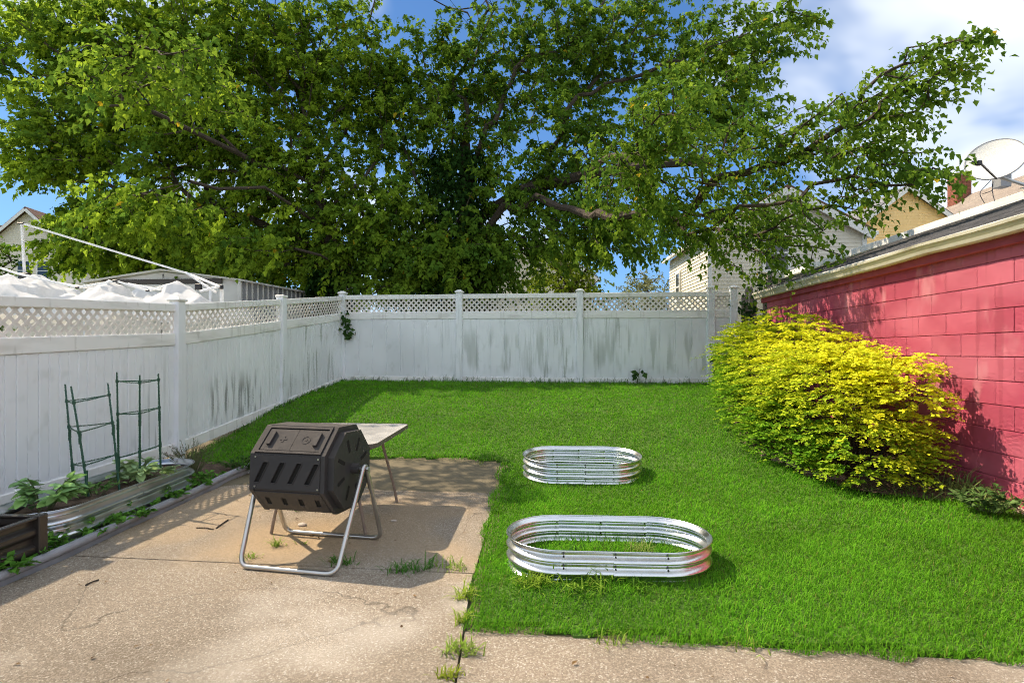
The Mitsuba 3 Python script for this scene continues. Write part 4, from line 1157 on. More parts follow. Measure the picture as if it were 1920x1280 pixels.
# ------------------------------------------------------------------ golden shrub
def golden_shrub():
    r = np.random.default_rng(77)
    lobes = [((3.75, 7.9, 1.0), (0.80, 1.2, 0.98)), ((3.56, 7.0, 0.78), (0.80, 0.95, 0.93)), ((3.46, 5.95, 0.60), (0.76, 1.0, 0.84)), ((3.16, 6.2, 0.5), (0.48, 0.75, 0.58)), ((3.74, 5.42, 0.98), (0.40, 0.46, 0.46)), ((3.40, 6.1, 0.9), (0.6, 0.8, 0.62)), ((3.33, 5.30, 0.42), (0.46, 0.42, 0.43)), ((3.82, 8.7, 0.95), (0.60, 0.75, 0.82))]
    pts, out = [], []
    for c, rad in lobes:
        c, rad = np.array(c), np.array(rad)
        n = int(960 * (rad[0] * rad[1] + rad[1] * rad[2] + rad[0] * rad[2]))
        d = unit(r.normal(0, 1, (n, 3)))
        f = r.uniform(0.0, 1, n) ** 0.35
        p = c + d * rad * (f * (0.70 + 0.34 * meshkit.noise(d * 2.3 + c, 3) + 0.24 * meshkit.noise(d * 6.5 + c, 5)))[:, None]
        pts.append(p); out.append(d)
    p, d = np.vstack(pts), np.vstack(out)
    wall_x = GX0 + GT * p[:, 1]
    k = (p[:, 2] > gz(p[:, 0], p[:, 1]) + 0.10) & (p[:, 0] < wall_x - 0.24)
    p, d = p[k], d[k]
    # drop sprays deep inside
    deep = np.zeros(len(p), bool)
    for c, rad in lobes:
        deep |= (((p - c) / (np.array(rad) * 0.62)) ** 2).sum(1) < 1
    p, d = p[~deep], d[~deep]
    lay = 0.125
    zs = p[:, 2] + 0.34 * meshkit.fbm(np.stack([p[:, 0] * 2.6, p[:, 1] * 2.6, p[:, 2] * 0.8], 1), 3, 9)
    p[:, 2] += 0.50 * (np.round(zs / lay) * lay - zs)
    t = thing('golden_shrub')
    n = len(p)
    az = np.arctan2(d[:, 1], d[:, 0]) + r.normal(0, 0.45, n)
    ax_ = np.stack([np.cos(az), np.sin(az), r.normal(0.08, 0.15, n)], 1)
    ax_ = unit(ax_)
    per = 16
    f = np.tile(np.linspace(0.0, 1, per), n)
    A = np.repeat(ax_, per, 0); C = np.repeat(p, per, 0)
    Ls = np.repeat(r.uniform(0.12, 0.22, n) * np.where(r.uniform(0, 1, n) < 0.06, 1.9, 1.0), per)
    side = unit(np.cross(A, [0, 0, 1.0])) * np.where(np.arange(n * per) % 2, 1, -1)[:, None]
    pos = C + A * (f * Ls)[:, None] - np.array([0, 0, 1.0]) * (f ** 2 * Ls * 0.18)[:, None] + r.normal(0, 0.006, (n * per, 3))
    ldir = A * 0.7 + side * 0.75 + r.normal(0, 0.2, (n * per, 3))
    nor = np.array([0, 0, 1.0]) + r.normal(0, 0.38, (n * per, 3))
    L = r.uniform(0.034, 0.058, n * per) * (1.1 - 0.3 * f)
    m = leaf_mesh(pos, ldir, nor, L, L * 0.70, 0.16, 0.1, 0.45)
    yellowness = np.repeat(r.beta(1.6, 1.4, n), per) * 0.75 + 0.25 * f
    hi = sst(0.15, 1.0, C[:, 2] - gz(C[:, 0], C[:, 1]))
    yellowness = np.clip(yellowness * 0.70 + 0.48 * hi - 0.02 - 0.42 * np.repeat(sst(6.8, 8.4, p[:, 1]), per) - 0.45 * np.repeat(1 - sst(2.75, 3.3, p[:, 0]), per), 0, 1)[:, None]
    col = np.array([0.15, 0.33, 0.022]) * (1 - yellowness) + np.array([0.84, 0.82, 0.040]) * yellowness
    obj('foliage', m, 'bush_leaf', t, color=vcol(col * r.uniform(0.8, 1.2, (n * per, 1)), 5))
    stems = []
    for q in p[r.choice(n, 150, replace=False)]:
        b = np.array([3.45 + 0.25 * (q[0] - 3.45), np.clip(q[1], 5.3, 8.6) * 0.6 + 0.4 * (5.9 if q[1] < 6.6 else 7.6), 0.0])
        b[2] = gz(b[0], b[1])
        mid = (b + q) / 2 + [0, 0, 0.12]
        stems.append(tube([b, mid, q], [0.011, 0.007, 0.003], 5, cap=False))
    obj('stems', join(stems), 'bark', t)
    tag(t, 'broad rounded shrub with yellow green leaves against the red wall', 'shrub')


golden_shrub()


# ------------------------------------------------------------------ the big tree behind the back fence
def greedy_tree(seeds, parents, att, order, kbal=0.35):
    nodes = [np.asarray(s, float) for s in seeds]
    N = len(nodes)
    cap = N + len(att) * 4 + 10
    pos = np.zeros((cap, 3)); par = np.full(cap, -1); plen = np.zeros(cap)
    for i, s in enumerate(nodes):
        pos[i] = s; par[i] = parents[i]
        if parents[i] >= 0:
            plen[i] = plen[parents[i]] + np.linalg.norm(pos[i] - pos[parents[i]])
    leaf_ids = []
    for k in order:
        a = att[k]
        d = np.linalg.norm(pos[:N] - a, axis=1)
        j = int(np.argmin(d + kbal * plen[:N]))
        gap = d[j]
        steps = max(1, min(4, int(gap / 0.45)))
        prev = j
        for s in range(1, steps + 1):
            f = s / steps
            q = pos[j] * (1 - f) + a * f
            q = q + np.array([0, 0, 0.10 * gap * math.sin(math.pi * f)]) + (rng.normal(0, 0.05, 3) * min(gap, 1.5) if s < steps else 0)
            pos[N] = q; par[N] = prev; plen[N] = plen[prev] + gap / steps
            prev = N; N += 1
        leaf_ids.append(prev)
    pos, par = pos[:N], par[:N]
    w = np.zeros(N)
    w[leaf_ids] += 1
    for i in range(N - 1, -1, -1):
        if par[i] >= 0:
            w[par[i]] += w[i]
    return pos, par, w, np.array(leaf_ids)


def branch_mesh(pos, par, rad, sides=5, rmin=0.0):
    sel = np.where((par >= 0) & (rad >= rmin))[0]
    a, b = pos[par[sel]], pos[sel]
    ra, rb = np.minimum(rad[par[sel]], rad[sel] * 1.35), rad[sel]
    d = unit(b - a)
    u = unit(np.cross(d, np.where(np.abs(d[:, 2:3]) < 0.9, [[0, 0, 1.0]], [[1.0, 0, 0]])))
    v = np.cross(d, u)
    t = np.arange(sides) * 2 * np.pi / sides
    ring = np.cos(t)[None, :, None] * u[:, None] + np.sin(t)[None, :, None] * v[:, None]
    A = a[:, None] - d[:, None] * (ra * 0.3)[:, None, None] + ring * ra[:, None, None]
    B = b[:, None] + d[:, None] * (rb * 0.3)[:, None, None] + ring * rb[:, None, None]
    V = np.concatenate([A, B], 1).reshape(-1, 3)
    i = np.arange(sides); j = (i + 1) % sides
    f0 = np.vstack([np.stack([i, j, sides + j], 1), np.stack([i, sides + j, sides + i], 1)])
    return trimesh.Trimesh(V, (np.arange(len(sel))[:, None, None] * 2 * sides + f0).reshape(-1, 3), process=False)


def sprays(tips, dirs, per, leafL, droop, r, twig=0.45, wid=0.72):
    n = len(tips)
    f = np.tile(np.linspace(0.0, 1.0, per), n)
    ax_ = unit(dirs + np.array([0, 0, -droop * 0.5]) + r.normal(0, 0.25, (n, 3)))
    A = np.repeat(ax_, per, 0); C = np.repeat(tips, per, 0)
    Ls = np.repeat(r.uniform(0.6, 1.25, n) * twig, per)
    pos = C + A * ((f - 0.35) * Ls)[:, None] - np.array([0, 0, 1.0]) * ((f ** 2) * Ls * droop)[:, None] + r.normal(0, 0.035, (n * per, 3))
    side = unit(np.cross(A, [0, 0, 1.0]) + 1e-6) * np.where(np.arange(n * per) % 2, 1, -1)[:, None]
    ldir = A * 0.45 + side * 0.6 + np.array([0, 0, -0.62]) + r.normal(0, 0.35, (n * per, 3))
    nor = np.array([0, 0, 0.8]) + side * 0.2 - np.array([0, 0.3, 0]) + r.normal(0, 0.45, (n * per, 3))
    L = leafL * r.uniform(0.45, 1.35, n * per)
    return leaf_mesh(pos, ldir, nor, L, L * wid, 0.16, 0.14, 0.34)


def big_tree():
    r = np.random.default_rng(2024)
    # clumps: pixel centre, depth, radii in pixels, depth radius (m), number of sprays
    C = [(150, 90, 13.5, 190, 120, 1.3, 330), (420, 60, 14.0, 200, 120, 1.4, 330), (330, 230, 13.2, 190, 110, 1.2, 330), (110, 260, 13.2, 130, 75, 1.0, 150), (90, 315, 13.0, 90, 30, .8, 36),
         (600, 130, 14.2, 170, 140, 1.4, 350), (540, 330, 13.6, 150, 110, 1.2, 260), (300, 400, 14.0, 160, 75, 1.2, 190), (430, 470, 14.6, 180, 75, 1.2, 250), (250, 490, 14.6, 120, 45, 1.0, 110), (175, 425, 13.6, 80, 45, .8, 60), (560, 480, 14.2, 130, 70, 1.1, 130), (270, 405, 10.6, 130, 45, .6, 60), (430, 460, 11.2, 110, 30, .5, 40), (130, 470, 12.4, 60, 30, .5, 22),
         (710, 430, 13.4, 120, 110, 1.0, 240), (870, 490, 13.2, 140, 70, .9, 210), (800, 220, 14.4, 150, 160, 1.4, 360), (730, 540, 13.0, 90, 26, .5, 40),
         (980, 110, 14.4, 170, 130, 1.4, 270), (1190, 90, 14.2, 170, 110, 1.4, 200), (1060, 290, 13.6, 170, 120, 1.3, 215), (960, 400, 13.5, 110, 90, 1.0, 100), (1380, 90, 12.4, 120, 70, 1.1, 84), (1320, 190, 11.4, 140, 90, 1.0, 110), (1480, 30, 13.0, 60, 25, .6, 20),
         (1200, 320, 8.7, 125, 85, .9, 100), (1245, 225, 8.0, 85, 60, .7, 70), (1180, 430, 11.5, 110, 60, .8, 45), (1290, 400, 8.9, 110, 55, .8, 46), (1110, 440, 12.6, 120, 70, .9, 90), (1370, 300, 8.7, 115, 85, .8, 84), (1420, 400, 9.6, 110, 60, .8, 46),
         (1530, 260, 8.2, 110, 80, .6, 70), (1640, 200, 7.3, 100, 70, .5, 54), (1735, 130, 6.9, 80, 60, .4, 30), (1800, 90, 6.7, 40, 30, .3, 9), (1660, 300, 7.3, 100, 60, .5, 46), (1740, 330, 6.9, 50, 30, .3, 13), (1550, 385, 7.8, 110, 50, .5, 26), (1490, 470, 8.6, 90, 40, .5, 20), (1345, 455, 9.2, 80, 35, .5, 24), (1440, 430, 9.0, 70, 40, .5, 18), (1390, 500, 9.6, 60, 30, .5, 7),
         (300, -110, 15.5, 330, 100, 1.5, 140), (800, -100, 15.5, 330, 110, 1.5, 130), (1200, -80, 15.2, 220, 70, 1.4, 60)]
    att = []
    for px, py, y, rx, ry, rz, n in C:
        d = unit(r.normal(0, 1, (n, 3))) * (r.uniform(0, 1, (n, 1)) ** 0.40)
        yy = y + d[:, 1] * rz
        px_, py_ = px + d[:, 0] * rx, py + d[:, 2] * ry
        att.append(np.stack([(px_ - 960) / F * y, yy, CAMZ - (py_ - 640) / F * y], 1))
    # one bough reaching over the patio from the left: the dappled shade at the back of the slab
    n = 130
    att.append(np.stack([r.uniform(-5.6, -3.6, n), r.uniform(6.6, 8.1, n), r.uniform(4.55, 5.3, n)], 1))
    att = np.vstack(att)
    att = att[att[:, 2] > 2.15]
    # stems
    sA = [(-4.35, 13.6, 0.4), (-4.33, 13.6, 1.4), (-4.25, 13.6, 2.6), (-4.4, 13.7, 3.8), (-4.7, 13.8, 5.0)]
    sB = [(-1.45, 14.2, 0.4), (-1.45, 14.2, 1.5), (-1.4, 14.2, 2.8), (-1.25, 14.2, 4.0), (-1.1, 14.2, 5.2), (-1.2, 14.3, 6.6)]
    sC = [(-0.8, 14.1, 4.6), (0.3, 13.8, 5.2), (1.6, 13.0, 5.3), (2.9, 11.8, 5.2), (3.8, 10.8, 4.95)]
    sE = [(1.9, 11.0, 5.1), (2.0, 9.3, 4.55)]
    sD = [(-6.1, 12.7, 5.7), (-6.8, 11.3, 5.9), (-6.7, 9.8, 5.7), (-6.0, 8.5, 5.3)]
    seeds = sA + sB + sC + sD + sE
    par = [-1, 0, 1, 2, 3, -1, 5, 6, 7, 8, 9, 8, 11, 12, 13, 14, 4, 16, 17, 18, 13, 20]
    sd = np.array(seeds)
    order = np.argsort(cKDTree(sd).query(att)[0])
    pos, pa, w, tips = greedy_tree(seeds, par, att, order)
    rad = 0.0058 * np.maximum(w, 1) ** 0.43
    for i in range(len(seeds)):
        rad[i] = max(rad[i], [0.20, 0.19, 0.17, 0.14, 0.12, 0.34, 0.32, 0.28, 0.22, 0.17, 0.13, 0.15, 0.14, 0.12, 0.10, 0.08, 0.04, 0.034, 0.028, 0.02, 0.06, 0.04][i])
    t = thing('large_tree')
    tr = lambda pts, rr_: tube(rounded(pts, 0.5, 4), np.interp(np.linspace(0, 1, len(rounded(pts, 0.5, 4))), [0, 1], rr_), 12)
    obj('trunk', tr(sA, (0.22, 0.11)), 'bark', t, smooth=True)
    obj('trunk', tr(sB, (0.36, 0.12)), 'bark', t, smooth=True)
    big = rad > 0.028
    tag(obj('limbs', branch_mesh(pos, pa, rad, 7, 0.028), 'bark', t), kind='stuff')
    tag(obj('twigs', branch_mesh(pos, pa, np.where(big, 0, rad), 4, 0.001), 'bark', t), kind='stuff')
    dirs = unit(pos[tips] - pos[pa[tips]]) * 0.7 + unit(pos[tips] - np.array([-1.5, 14.2, 5.0])) * 0.5
    tp = pos[tips]
    # further sprays on the side twigs close to each tip
    far_ = tp[:, 1] >= 9.9
    far_ &= r.uniform(0, 1, len(tp)) < np.where(tp[:, 0] < -1.0, 0.65, 0.35)
    tp = np.vstack([tp, tp[far_] + r.normal(0, 0.26, (int(far_.sum()), 3)) * [1, .8, .8]])
    dirs = np.vstack([dirs, dirs[far_] + r.normal(0, .4, (int(far_.sum()), 3))])
    tp[:, 2] = np.maximum(tp[:, 2], 2.25)
    near = tp[:, 1] < 9.9
    ms, cs = [], []
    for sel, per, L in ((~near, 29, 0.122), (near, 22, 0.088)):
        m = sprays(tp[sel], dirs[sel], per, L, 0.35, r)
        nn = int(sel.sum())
        yellowness = np.repeat(r.beta(1.3, 2.2, nn), per)[:, None] * 0.8 + 0.2 * r.uniform(0, 1, (nn * per, 1))
        west_lit = np.repeat(sst(-1.0, -7.0, tp[sel][:, 0]) if False else np.clip((-tp[sel][:, 0] - 1) / 6, 0, 1), per)[:, None]
        yellowness = np.clip(yellowness * (0.62 + 0.75 * west_lit), 0, 1)  # lit west and shaded east of the crown put into the leaf colour
        col = np.array([0.070, 0.165, 0.026]) * (1 - yellowness) + np.array([0.38, 0.52, 0.040]) * yellowness
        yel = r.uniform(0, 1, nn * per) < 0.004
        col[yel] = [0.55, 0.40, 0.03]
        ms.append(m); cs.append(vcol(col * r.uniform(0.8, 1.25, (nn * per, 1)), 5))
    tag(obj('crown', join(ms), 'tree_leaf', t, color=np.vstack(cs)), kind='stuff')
    # ivy on the stems
    n = 16000
    i = r.integers(0, 3, n)
    base = np.where((i == 0)[:, None], np.array([[-4.3, 13.55, 0]]), np.array([[-1.4, 14.1, 0]]))
    hh = np.where(i == 0, r.uniform(0.7, 3.2, n), r.uniform(0.7, 6.2, n))
    a = r.uniform(0, 2 * np.pi, n)
    rd = np.where(i == 0, 0.32, 0.80) * r.uniform(0.75, 1.5, n) * (1 + 0.5 * meshkit.noise(np.stack([a * 2, hh * 1.6, i * 3.0], 1), 4)) * np.where(i == 0, 1, np.clip(1.25 - 0.12 * hh, .5, 1.3))
    p = base + np.stack([np.cos(a) * rd, np.sin(a) * rd, hh], 1)
    L = r.uniform(0.07, 0.13, n)
    m = leaf_mesh(p, np.stack([np.cos(a) * .4, np.sin(a) * .4, -np.ones(n) + r.normal(0, .4, n)], 1), np.stack([np.cos(a), np.sin(a), np.full(n, .4)], 1) + r.normal(0, .3, (n, 3)), L, L * .85, .1, .1)
    iv = thing('ivy')
    obj('leaves', m, 'tree_leaf', iv, color=vcol(np.array([0.022, 0.055, 0.012]) * r.uniform(.6, 1.8, (n, 1)), 5))
    obj('stems', join(tube([(bx0 + .3 * math.cos(k), by0 + .3 * math.sin(k), .5), (bx0 + .4 * math.cos(k + .5), by0 + .4 * math.sin(k + .5), 2.2), (bx0 + .3 * math.cos(k + 1), by0 + .3 * math.sin(k + 1), 4.2)], .02, 5) for bx0, by0 in ((-1.45, 14.2),) for k in range(0, 6)), 'bark', iv)
    tag(iv, 'dark ivy covering the thick stems of the large tree', 'ivy')
    tag(t, 'large spreading leafy tree behind the back fence with boughs over the yard', 'tree')


big_tree()


def small_tree(name, cen, rad, base_z, n, leafL, cols, label, cat, seed, per=12, trunk=0.1):
    r = np.random.default_rng(seed)
    cen, rad = np.asarray(cen, float), np.asarray(rad, float)
    d = unit(r.normal(0, 1, (n, 3)))
    p = cen + d * rad * (r.uniform(0, 1, (n, 1)) ** 0.4) * (0.75 + 0.5 * meshkit.noise(d * 2 + seed, seed))[:, None]
    t = thing(name)
    nodes = [(cen[0], cen[1], base_z), (cen[0] + .05, cen[1], (base_z + cen[2]) / 2), (cen[0], cen[1], cen[2])]
    k = r.choice(n, min(n, 160), replace=False)
    pos, pa, w, tips = greedy_tree(nodes, [-1, 0, 1], p[k], np.argsort(np.linalg.norm(p[k] - cen, axis=1)))
    rd = 0.012 * np.maximum(w, 1) ** 0.4
    rd[:3] = [trunk, trunk * .9, trunk * .6]
    obj('trunk', tube(nodes, [trunk, trunk * .9, trunk * .5], 8), 'bark', t)
    tag(obj('limbs', branch_mesh(pos, pa, rd, 4), 'bark', t), kind='stuff')
    m = sprays(p, d, per, leafL, 0.2, r, twig=leafL * 4)
    tt = np.repeat(r.uniform(0, 1, n), per)[:, None]
    col = np.asarray(cols[0]) * (1 - tt) + np.asarray(cols[1]) * tt
    obj('crown', m, 'tree_leaf', t, color=vcol(col * r.uniform(.75, 1.3, (n * per, 1)), 5))
    return tag(t, label, cat)


small_tree('small_tree', (1.9, 19.0, 3.4), (1.3, 1.2, 1.5), 0.6, 300, 0.14, ((0.10, 0.17, 0.015), (0.26, 0.33, 0.03)), 'yellow green tree seen low through the branches left of the cream house', 'tree', 301)
small_tree('small_tree', (5.7, 24.0, 3.3), (1.2, 1.3, 1.3), 0.6, 300, 0.11, ((0.16, 0.19, 0.08), (0.32, 0.34, 0.18)), 'pale grey green tree above the back fence beside the cream house', 'tree', 302)
small_tree('conifer_bush', (-14.9, 16.0, 3.1), (0.75, 0.8, 1.6), 0.6, 320, 0.10, ((0.05, 0.12, 0.012), (0.15, 0.24, 0.02)), 'rounded green evergreen at the far left edge of the picture', 'shrub', 303)
small_tree('small_tree', (-9.3, 17.0, 3.5), (2.4, 1.1, 1.4), 0.6, 420, 0.14, ((0.12, 0.20, 0.015), (0.28, 0.36, 0.03)), 'bright yellow green tree over the metal shed roof', 'tree', 304)


# ------------------------------------------------------------------ neighbour's yard on the left: metal shed, collapsed canopy
MS = thing('metal_shed')
sc = np.array([-5.30, 11.0]); sd_ = np.array([FT, 1]) / math.hypot(1, FT); sw_ = np.array([-sd_[1], sd_[0]])
W_, D_ = 3.2, 2.9
def shp(u, v, z):   # u to the left along the front, v back
    return np.array([*(sc + sw_ * u + sd_ * v), z])
def prism(pts2, v0, v1):
    e = extrude(Polygon(pts2), v1 - v0); q = np.asarray(e.vertices)
    return trimesh.Trimesh(np.array([shp(a, v0 + c, b) for a, b, c in q]), e.faces, process=False)
ez, pz = 2.70, 2.89
obj('front_wall', prism([(0.02, 0.6), (W_, 0.6), (W_, ez - .02), (W_ / 2, pz - .02), (0.02, ez - .02)], 0.0, 0.02), 'shed_metal', MS)
obj('door_track', join([beam(shp(0.35, -0.02, ez - .02), shp(W_ - .3, -0.02, ez - .02), .05, .09)]), 'shed_dark', MS)
for k in range(2):
    obj('door', prism([(0.62 + k * 1.0, 0.65), (1.6 + k * 1.0, 0.65), (1.6 + k * 1.0, ez - .08), (0.62 + k * 1.0, ez - .08)], -0.035 - .02 * k, -0.02 - .02 * k), 'shed_metal', MS)
ribs = [prism([(0.0, 0.6), (0.02, 0.6), (0.02, ez - .02), (0.0, ez - .02)], 0.02, D_)]
obj('side_wall', ribs[0], 'shed_grey', MS)
for v_ in np.arange(0.02, D_, 0.2):
    obj('rib', beam(shp(-0.012, v_, 0.6), shp(-0.012, v_, ez - .03), .03, .035, .006), 'shed_metal', MS)
obj('corner_trim', beam(shp(-0.01, -0.01, .6), shp(-0.01, -0.01, ez - .03), .07, .07), 'shed_metal', MS)
obj('gable_seam', beam(shp(W_ / 2, -0.008, ez + .05), shp(W_ / 2, -0.008, pz - .06), .02, .02, .003), 'shed_grey', MS)
for a_, b_ in (((-0.10, ez - .035), (W_ / 2, pz)), ((W_ / 2, pz), (W_ + .1, ez - .035))):
    q = [shp(a_[0], -.09, a_[1]), shp(b_[0], -.09, b_[1]), shp(a_[0], D_ + .06, a_[1]), shp(b_[0], D_ + .06, b_[1])]
    q = np.array(q + [x + [0, 0, .035] for x in q])
    obj('roof_panel', trimesh.convex.convex_hull(q), 'shed_metal', MS)
tag(MS, 'beige metal garden shed with low gable roof behind the left fence', 'shed')

CN = thing('collapsed_canopy')
fx, fyy = np.meshgrid(np.linspace(-9.3, -4.55, 120), np.linspace(8.1, 10.1, 46), indexing='ij')
zz = 2.16 + 0.0 * fx
peaks = [W(15, 519, 8.6), W(72, 519, 9.1), W(204, 530, 8.9), W(333, 533, 8.7), W(130, 545, 9.8), W(270, 540, 9.7)]
for p in peaks:
    rr_ = np.hypot((fx - p[0]) * (1.0), (fyy - p[1]) * 0.9)
    th_ = np.arctan2(fyy - p[1], fx - p[0])
    zz = np.maximum(zz, p[2] + 0.03 - 0.66 * rr_ + 0.19 * np.minimum(rr_, 1.7) ** 2 + 0.055 * rr_ * np.cos(9 * th_ + 3 * p[0]) * (rr_ < 1.2))
ridg = meshkit.fbm(np.stack([fx * 2.3, fyy * 2.3, fx * 0], -1), 4, 31)
zz = zz + 0.02 + 0.10 * (ridg - 0.5) + 0.03 * (0.5 - np.abs(meshkit.fbm(np.stack([fx * 4.5 + fyy, fyy * 4.0, fx * 0], -1), 3, 33) - 0.5) * 4) - 0.10 * np.abs(np.sin(fx * 2.1 + fyy * 3.0)) * (zz < 2.3)
edge = np.minimum(np.minimum(fx + 9.3, -4.55 - fx), np.minimum(fyy - 8.1, 10.1 - fyy))
zz -= 0.30 * np.clip(1 - edge / 0.16, 0, 1) ** 2
obj('fabric', grid_mesh(np.stack([fx, fyy, zz], -1)), 'fabric', CN, smooth=True)
pole = lambda a, b, r_=0.016: beam(W(*a), W(*b), r_ * 2, r_ * 2, .003)
for a, b in (((41, 420, 9.2), (47, 530, 9.2)), ((45, 420, 9.2), (350, 512, 9.6)), ((350, 512, 9.6), (405, 548, 9.4)), ((348, 511, 9.6), (412, 537, 8.9)), ((0, 502, 8.8), (30, 512, 8.8)), ((30, 512, 8.8), (145, 539, 8.8)),
             ((145, 539, 8.8), (218, 527, 8.8)), ((218, 527, 8.8), (277, 545, 8.8)), ((277, 545, 8.8), (330, 530, 8.8)), ((375, 546, 8.8), (412, 537, 8.8)), ((88, 527, 8.85), (174, 541, 8.85)), ((240, 532, 8.85), (330, 548, 8.85))):
    obj('frame_bar', pole(a, b), 'white_pole', CN)
for px_, y_ in ((47, 9.2), (416, 8.9), (395, 10.0)):
    p = W(px_, 560, y_)
    obj('leg', beam((p[0], p[1], 0.2), (p[0], p[1], W(px_, 532 if px_ == 47 else 540, y_)[2]), .045, .045), 'white_pole', CN)
for c, s_ in (((40, 419, 9.2), (.10, .05, .03)), ((47, 517, 9.15), (.16, .07, .10)), ((53, 551, 8.6), (.07, .05, .05)), ((372, 538, 9.0), (.09, .06, .09)), ((414, 538, 8.85), (.07, .05, .06)), ((216, 527, 8.78), (.07, .04, .03)), ((277, 545, 8.78), (.05, .04, .03)), ((145, 539, 8.78), (.05, .04, .03)), ((330, 531, 8.78), (.10, .04, .025))):
    obj('joint', moved(cbox(*s_, .006), None, W(*c)), 'black_fitting', CN)
tag(CN, 'collapsed white pop up canopy with bent frame behind the left fence', 'canopy')


# ------------------------------------------------------------------ houses beyond
def house(label, origin, yaw, w, d, base, eave, ridge, siding, roofm, windows=(), lap=0.115, over=0.3, trim='trim_white', key='house', cat='house', chimney=None):
    """Local x across the gable, y back; the gable end at y = 0 faces local -y. windows: (face, x, z, w, h)."""
    t = thing(key)
    R = rotz(yaw); o = np.array([origin[0], origin[1], 0.0])
    pl = lambda m: moved(m, R, o)
    e = extrude(Polygon([(-w / 2, base), (w / 2, base), (w / 2, eave), (0, ridge), (-w / 2, eave)]), d)
    v = np.asarray(e.vertices)
    wall = [trimesh.Trimesh(np.column_stack([v[:, 0], v[:, 2], v[:, 1]]), e.faces[:, ::-1], process=False)]
    z = base
    while z < ridge - 0.05:
        z1 = min(z + lap, ridge)
        hw = lambda q: w / 2 if q <= eave else w / 2 * (ridge - q) / (ridge - eave)
        a0, a1 = hw(z), hw(z1)
        P = np.array([[-a0, -0.024, z], [a0, -0.024, z], [a1, -0.006, z1], [-a1, -0.006, z1], [-a0, -0.002, z], [a0, -0.002, z]])
        wall.append(trimesh.Trimesh(P, np.array([[0, 1, 2], [0, 2, 3], [4, 5, 1], [4, 1, 0]]), process=False))
        if z1 <= eave + 1e-6:
            for s in (-1, 1):
                x0, x1, x2 = s * (w / 2 + .030), s * (w / 2 + .006), s * (w / 2 + .002)
                P = np.array([[x0, 0, z], [x0, d, z], [x1, d, z1], [x1, 0, z1], [x2, 0, z], [x2, d, z]])
                f = np.array([[0, 1, 2], [0, 2, 3], [4, 5, 1], [4, 1, 0]])
                wall.append(trimesh.Trimesh(P, f if s > 0 else f[:, ::-1], process=False))
        z = z1
    obj('wall', pl(join(wall)), siding, t)
    sl = (ridge - eave) / (w / 2)
    rk = []
    for s in (-1, 1):
        q = []
        for yy in (-over, d + over):
            for x_, dz in ((w / 2 + over, 0.03), (w / 2 + over, 0.15), (0, 0.03), (0, 0.15)):
                q.append((s * x_, yy, (ridge - sl * x_) + dz + .02))
        rk.append(obj('roof', pl(trimesh.convex.convex_hull(np.array(q))), roofm, t))
        obj('rake_board', pl(beam((s * (w / 2 + over), -over - .02, eave - sl * over - .04), (s * .01, -over - .02, ridge - .03), .035, .2, .006)), trim, t)
        obj('gutter', pl(beam((s * (w / 2 + over + .05), -over, eave - sl * over + .06), (s * (w / 2 + over + .05), d + over, eave - sl * over + .06), .1, .11, .01)), trim, t)
        obj('corner_board', pl(beam((s * (w / 2 - .03), -.035, base), (s * (w / 2 - .03), -.035, eave - .05), .03, .12, .004, up=(1, 0, 0))), trim, t)
    for face, x, z, ww, hh in windows:
        if face == 'front':
            c, Rw = np.array([x, -0.05, z]), np.eye(3)
        elif face == 'left':
            c, Rw = np.array([-w / 2 - .05, x, z]), rotz(-np.pi / 2)
        else:
            c, Rw = np.array([w / 2 + .05, x, z]), rotz(np.pi / 2)
        fr = [moved(cbox(ww + .16, .07, .09, .006), None, (0, 0, s * (hh / 2 + .04))) for s in (-1, 1)] + [moved(cbox(.09, .072, hh, .006), None, (s * (ww / 2 + .035), 0, 0)) for s in (-1, 1)] + [moved(cbox(ww, .05, .05, .004), None, (0, 0, 0))]
        k = obj('window', pl(moved(join(fr), Rw, c)), trim, t)
        obj('pane', pl(moved(cbox(ww, .02, hh, .001), Rw, c)), 'window_glass', k)
    if chimney:
        cx, cy, cw, z0, z1 = chimney
        k = obj('chimney', pl(moved(cbox(cw - .03, cw - .03, z1 - z0, .004), None, (cx, cy, (z0 + z1) / 2))), 'mortar_grey', t)
        bricks = []
        nz = int((z1 - z0) / 0.085)
        for iz in range(nz):
            zc = z0 + (iz + .5) * 0.085
            nb_ = 4; bw = cw / nb_
            for face in range(4):
                for ib in range(nb_ + (iz % 2)):
                    xa, xb = (ib - .5 * (iz % 2)) * bw - cw / 2, (ib + 1 - .5 * (iz % 2)) * bw - cw / 2
                    xa, xb = max(xa, -cw / 2 + .004), min(xb, cw / 2 - .004)
                    if xb - xa < .03:
                        continue
                    bm = moved(trimesh.creation.box((xb - xa - .012, .03, .071)), None, ((xa + xb) / 2, -cw / 2, 0))
                    bricks.append(moved(bm, rotz(face * np.pi / 2), (cx, cy, zc)))
        tag(obj('brick', pl(join(bricks)), 'brick_red', k), kind='stuff')
        obj('chimney_cap', pl(moved(cbox(cw + .12, cw + .12, .10, .01), None, (cx, cy, z1 + .05))), 'mortar_grey', k)
    return tag(t, label, cat)


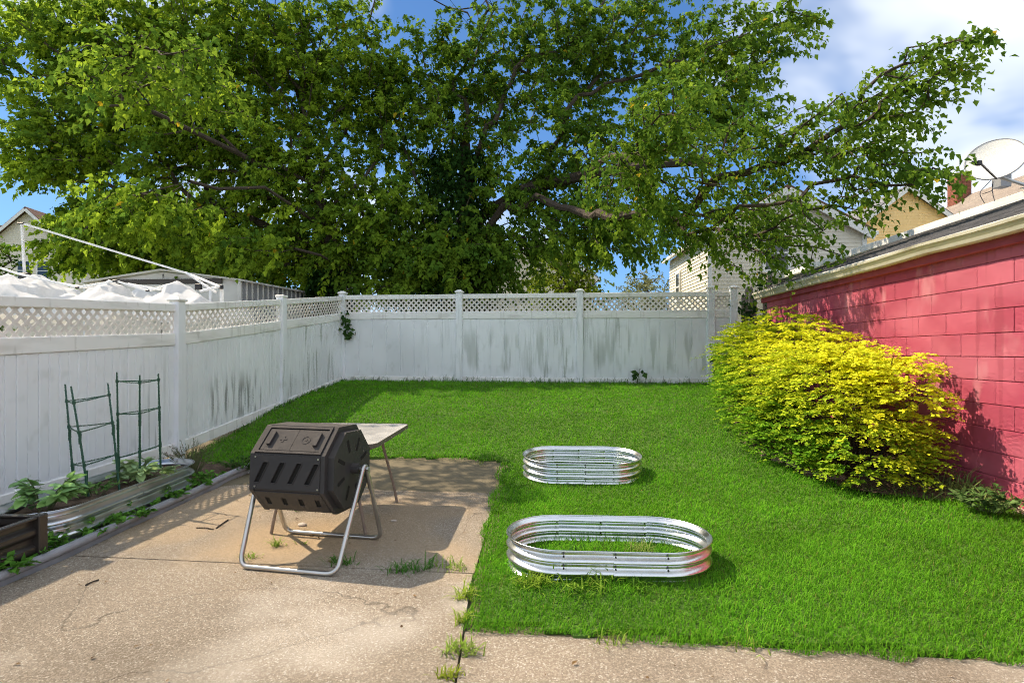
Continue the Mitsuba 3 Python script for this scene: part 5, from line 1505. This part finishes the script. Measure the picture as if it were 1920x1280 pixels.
p = W(70, 390, 40)
house('pale cream house with steep gable and brown roof at the far left', (p[0] - .6, 40.0), 0.15, 7.2, 10, 0.8, 7.3, p[2] - .15, 'siding_cream', 'shingle_brown', [('front', -.3, 6.5, .75, 1.3), ('front', .95, 6.5, .75, 1.3), ('front', -.3, 3.2, .8, 1.3)], lap=.14, over=.4)
p = W(2, 432, 46)
house('dark roofed house at the very left edge behind the cream house', (p[0] - 4.5, 46.0), 0.1, 9, 8, 0.8, 7.0, p[2] + 1.4, 'siding_cream', 'shingle_brown', [('front', 1, 4.5, .8, 1.3)], lap=.14)
p = W(257, 383, 44)
house('white gabled house glimpsed through the left foliage', (p[0] - .3, 44.0), 0.1, 6.4, 9, 0.8, 8.4, p[2], 'siding_white', 'shingle_grey', [('front', .55, 9.6, .8, 1.1), ('front', -.9, 6.2, .8, 1.3), ('front', .9, 6.2, .8, 1.3)], lap=.14)
house('cream sided house standing behind the right end of the back fence', (7.75, 16.0), -GT, 4.3, 5.2, 0.7, 4.55, 5.75, 'siding_cream', 'shingle_brown', [('front', -.28, 4.0, .62, .95), ('left', 3.6, 3.4, .5, .9), ('left', 1.2, 2.0, .6, .9)], lap=.105, over=.18, chimney=None)
p = W(1706, 349, 28)
house('yellow sided house with white rake boards above the neighbour garage', (p[0] - .2, 28.0), -.10, 5.4, 12, 0.8, 7.0, p[2] - .15, 'siding_yellow', 'shingle_grey', [('left', 3.0, 6.1, .8, .6), ('left', 7.0, 5.6, .8, 1.2), ('front', 0, 5.0, .8, 1.3)], lap=.15, over=.32)
p = W(1800, 371, 36)
house('tall tan roofed house with a red brick chimney, partly cut by the right edge', (p[0] - GT * 16, 20.0), -GT, 8.0, 16, 0.8, 7.4, p[2] - .16, 'siding_white', 'shingle_tan', [('left', 4, 5.5, .9, 1.4), ('left', 9, 5.5, .9, 1.4)], lap=.15, over=.2, chimney=(-.35, 15.6, .85, 7.0, 11.9))
house('cream wall of a house low behind the dark tree stems', (1.3, 27.0), .05, 5.0, 8, 0.8, 4.6, 6.4, 'siding_cream', 'shingle_grey', [('front', .4, 3.2, .8, 1.2)], lap=.13)
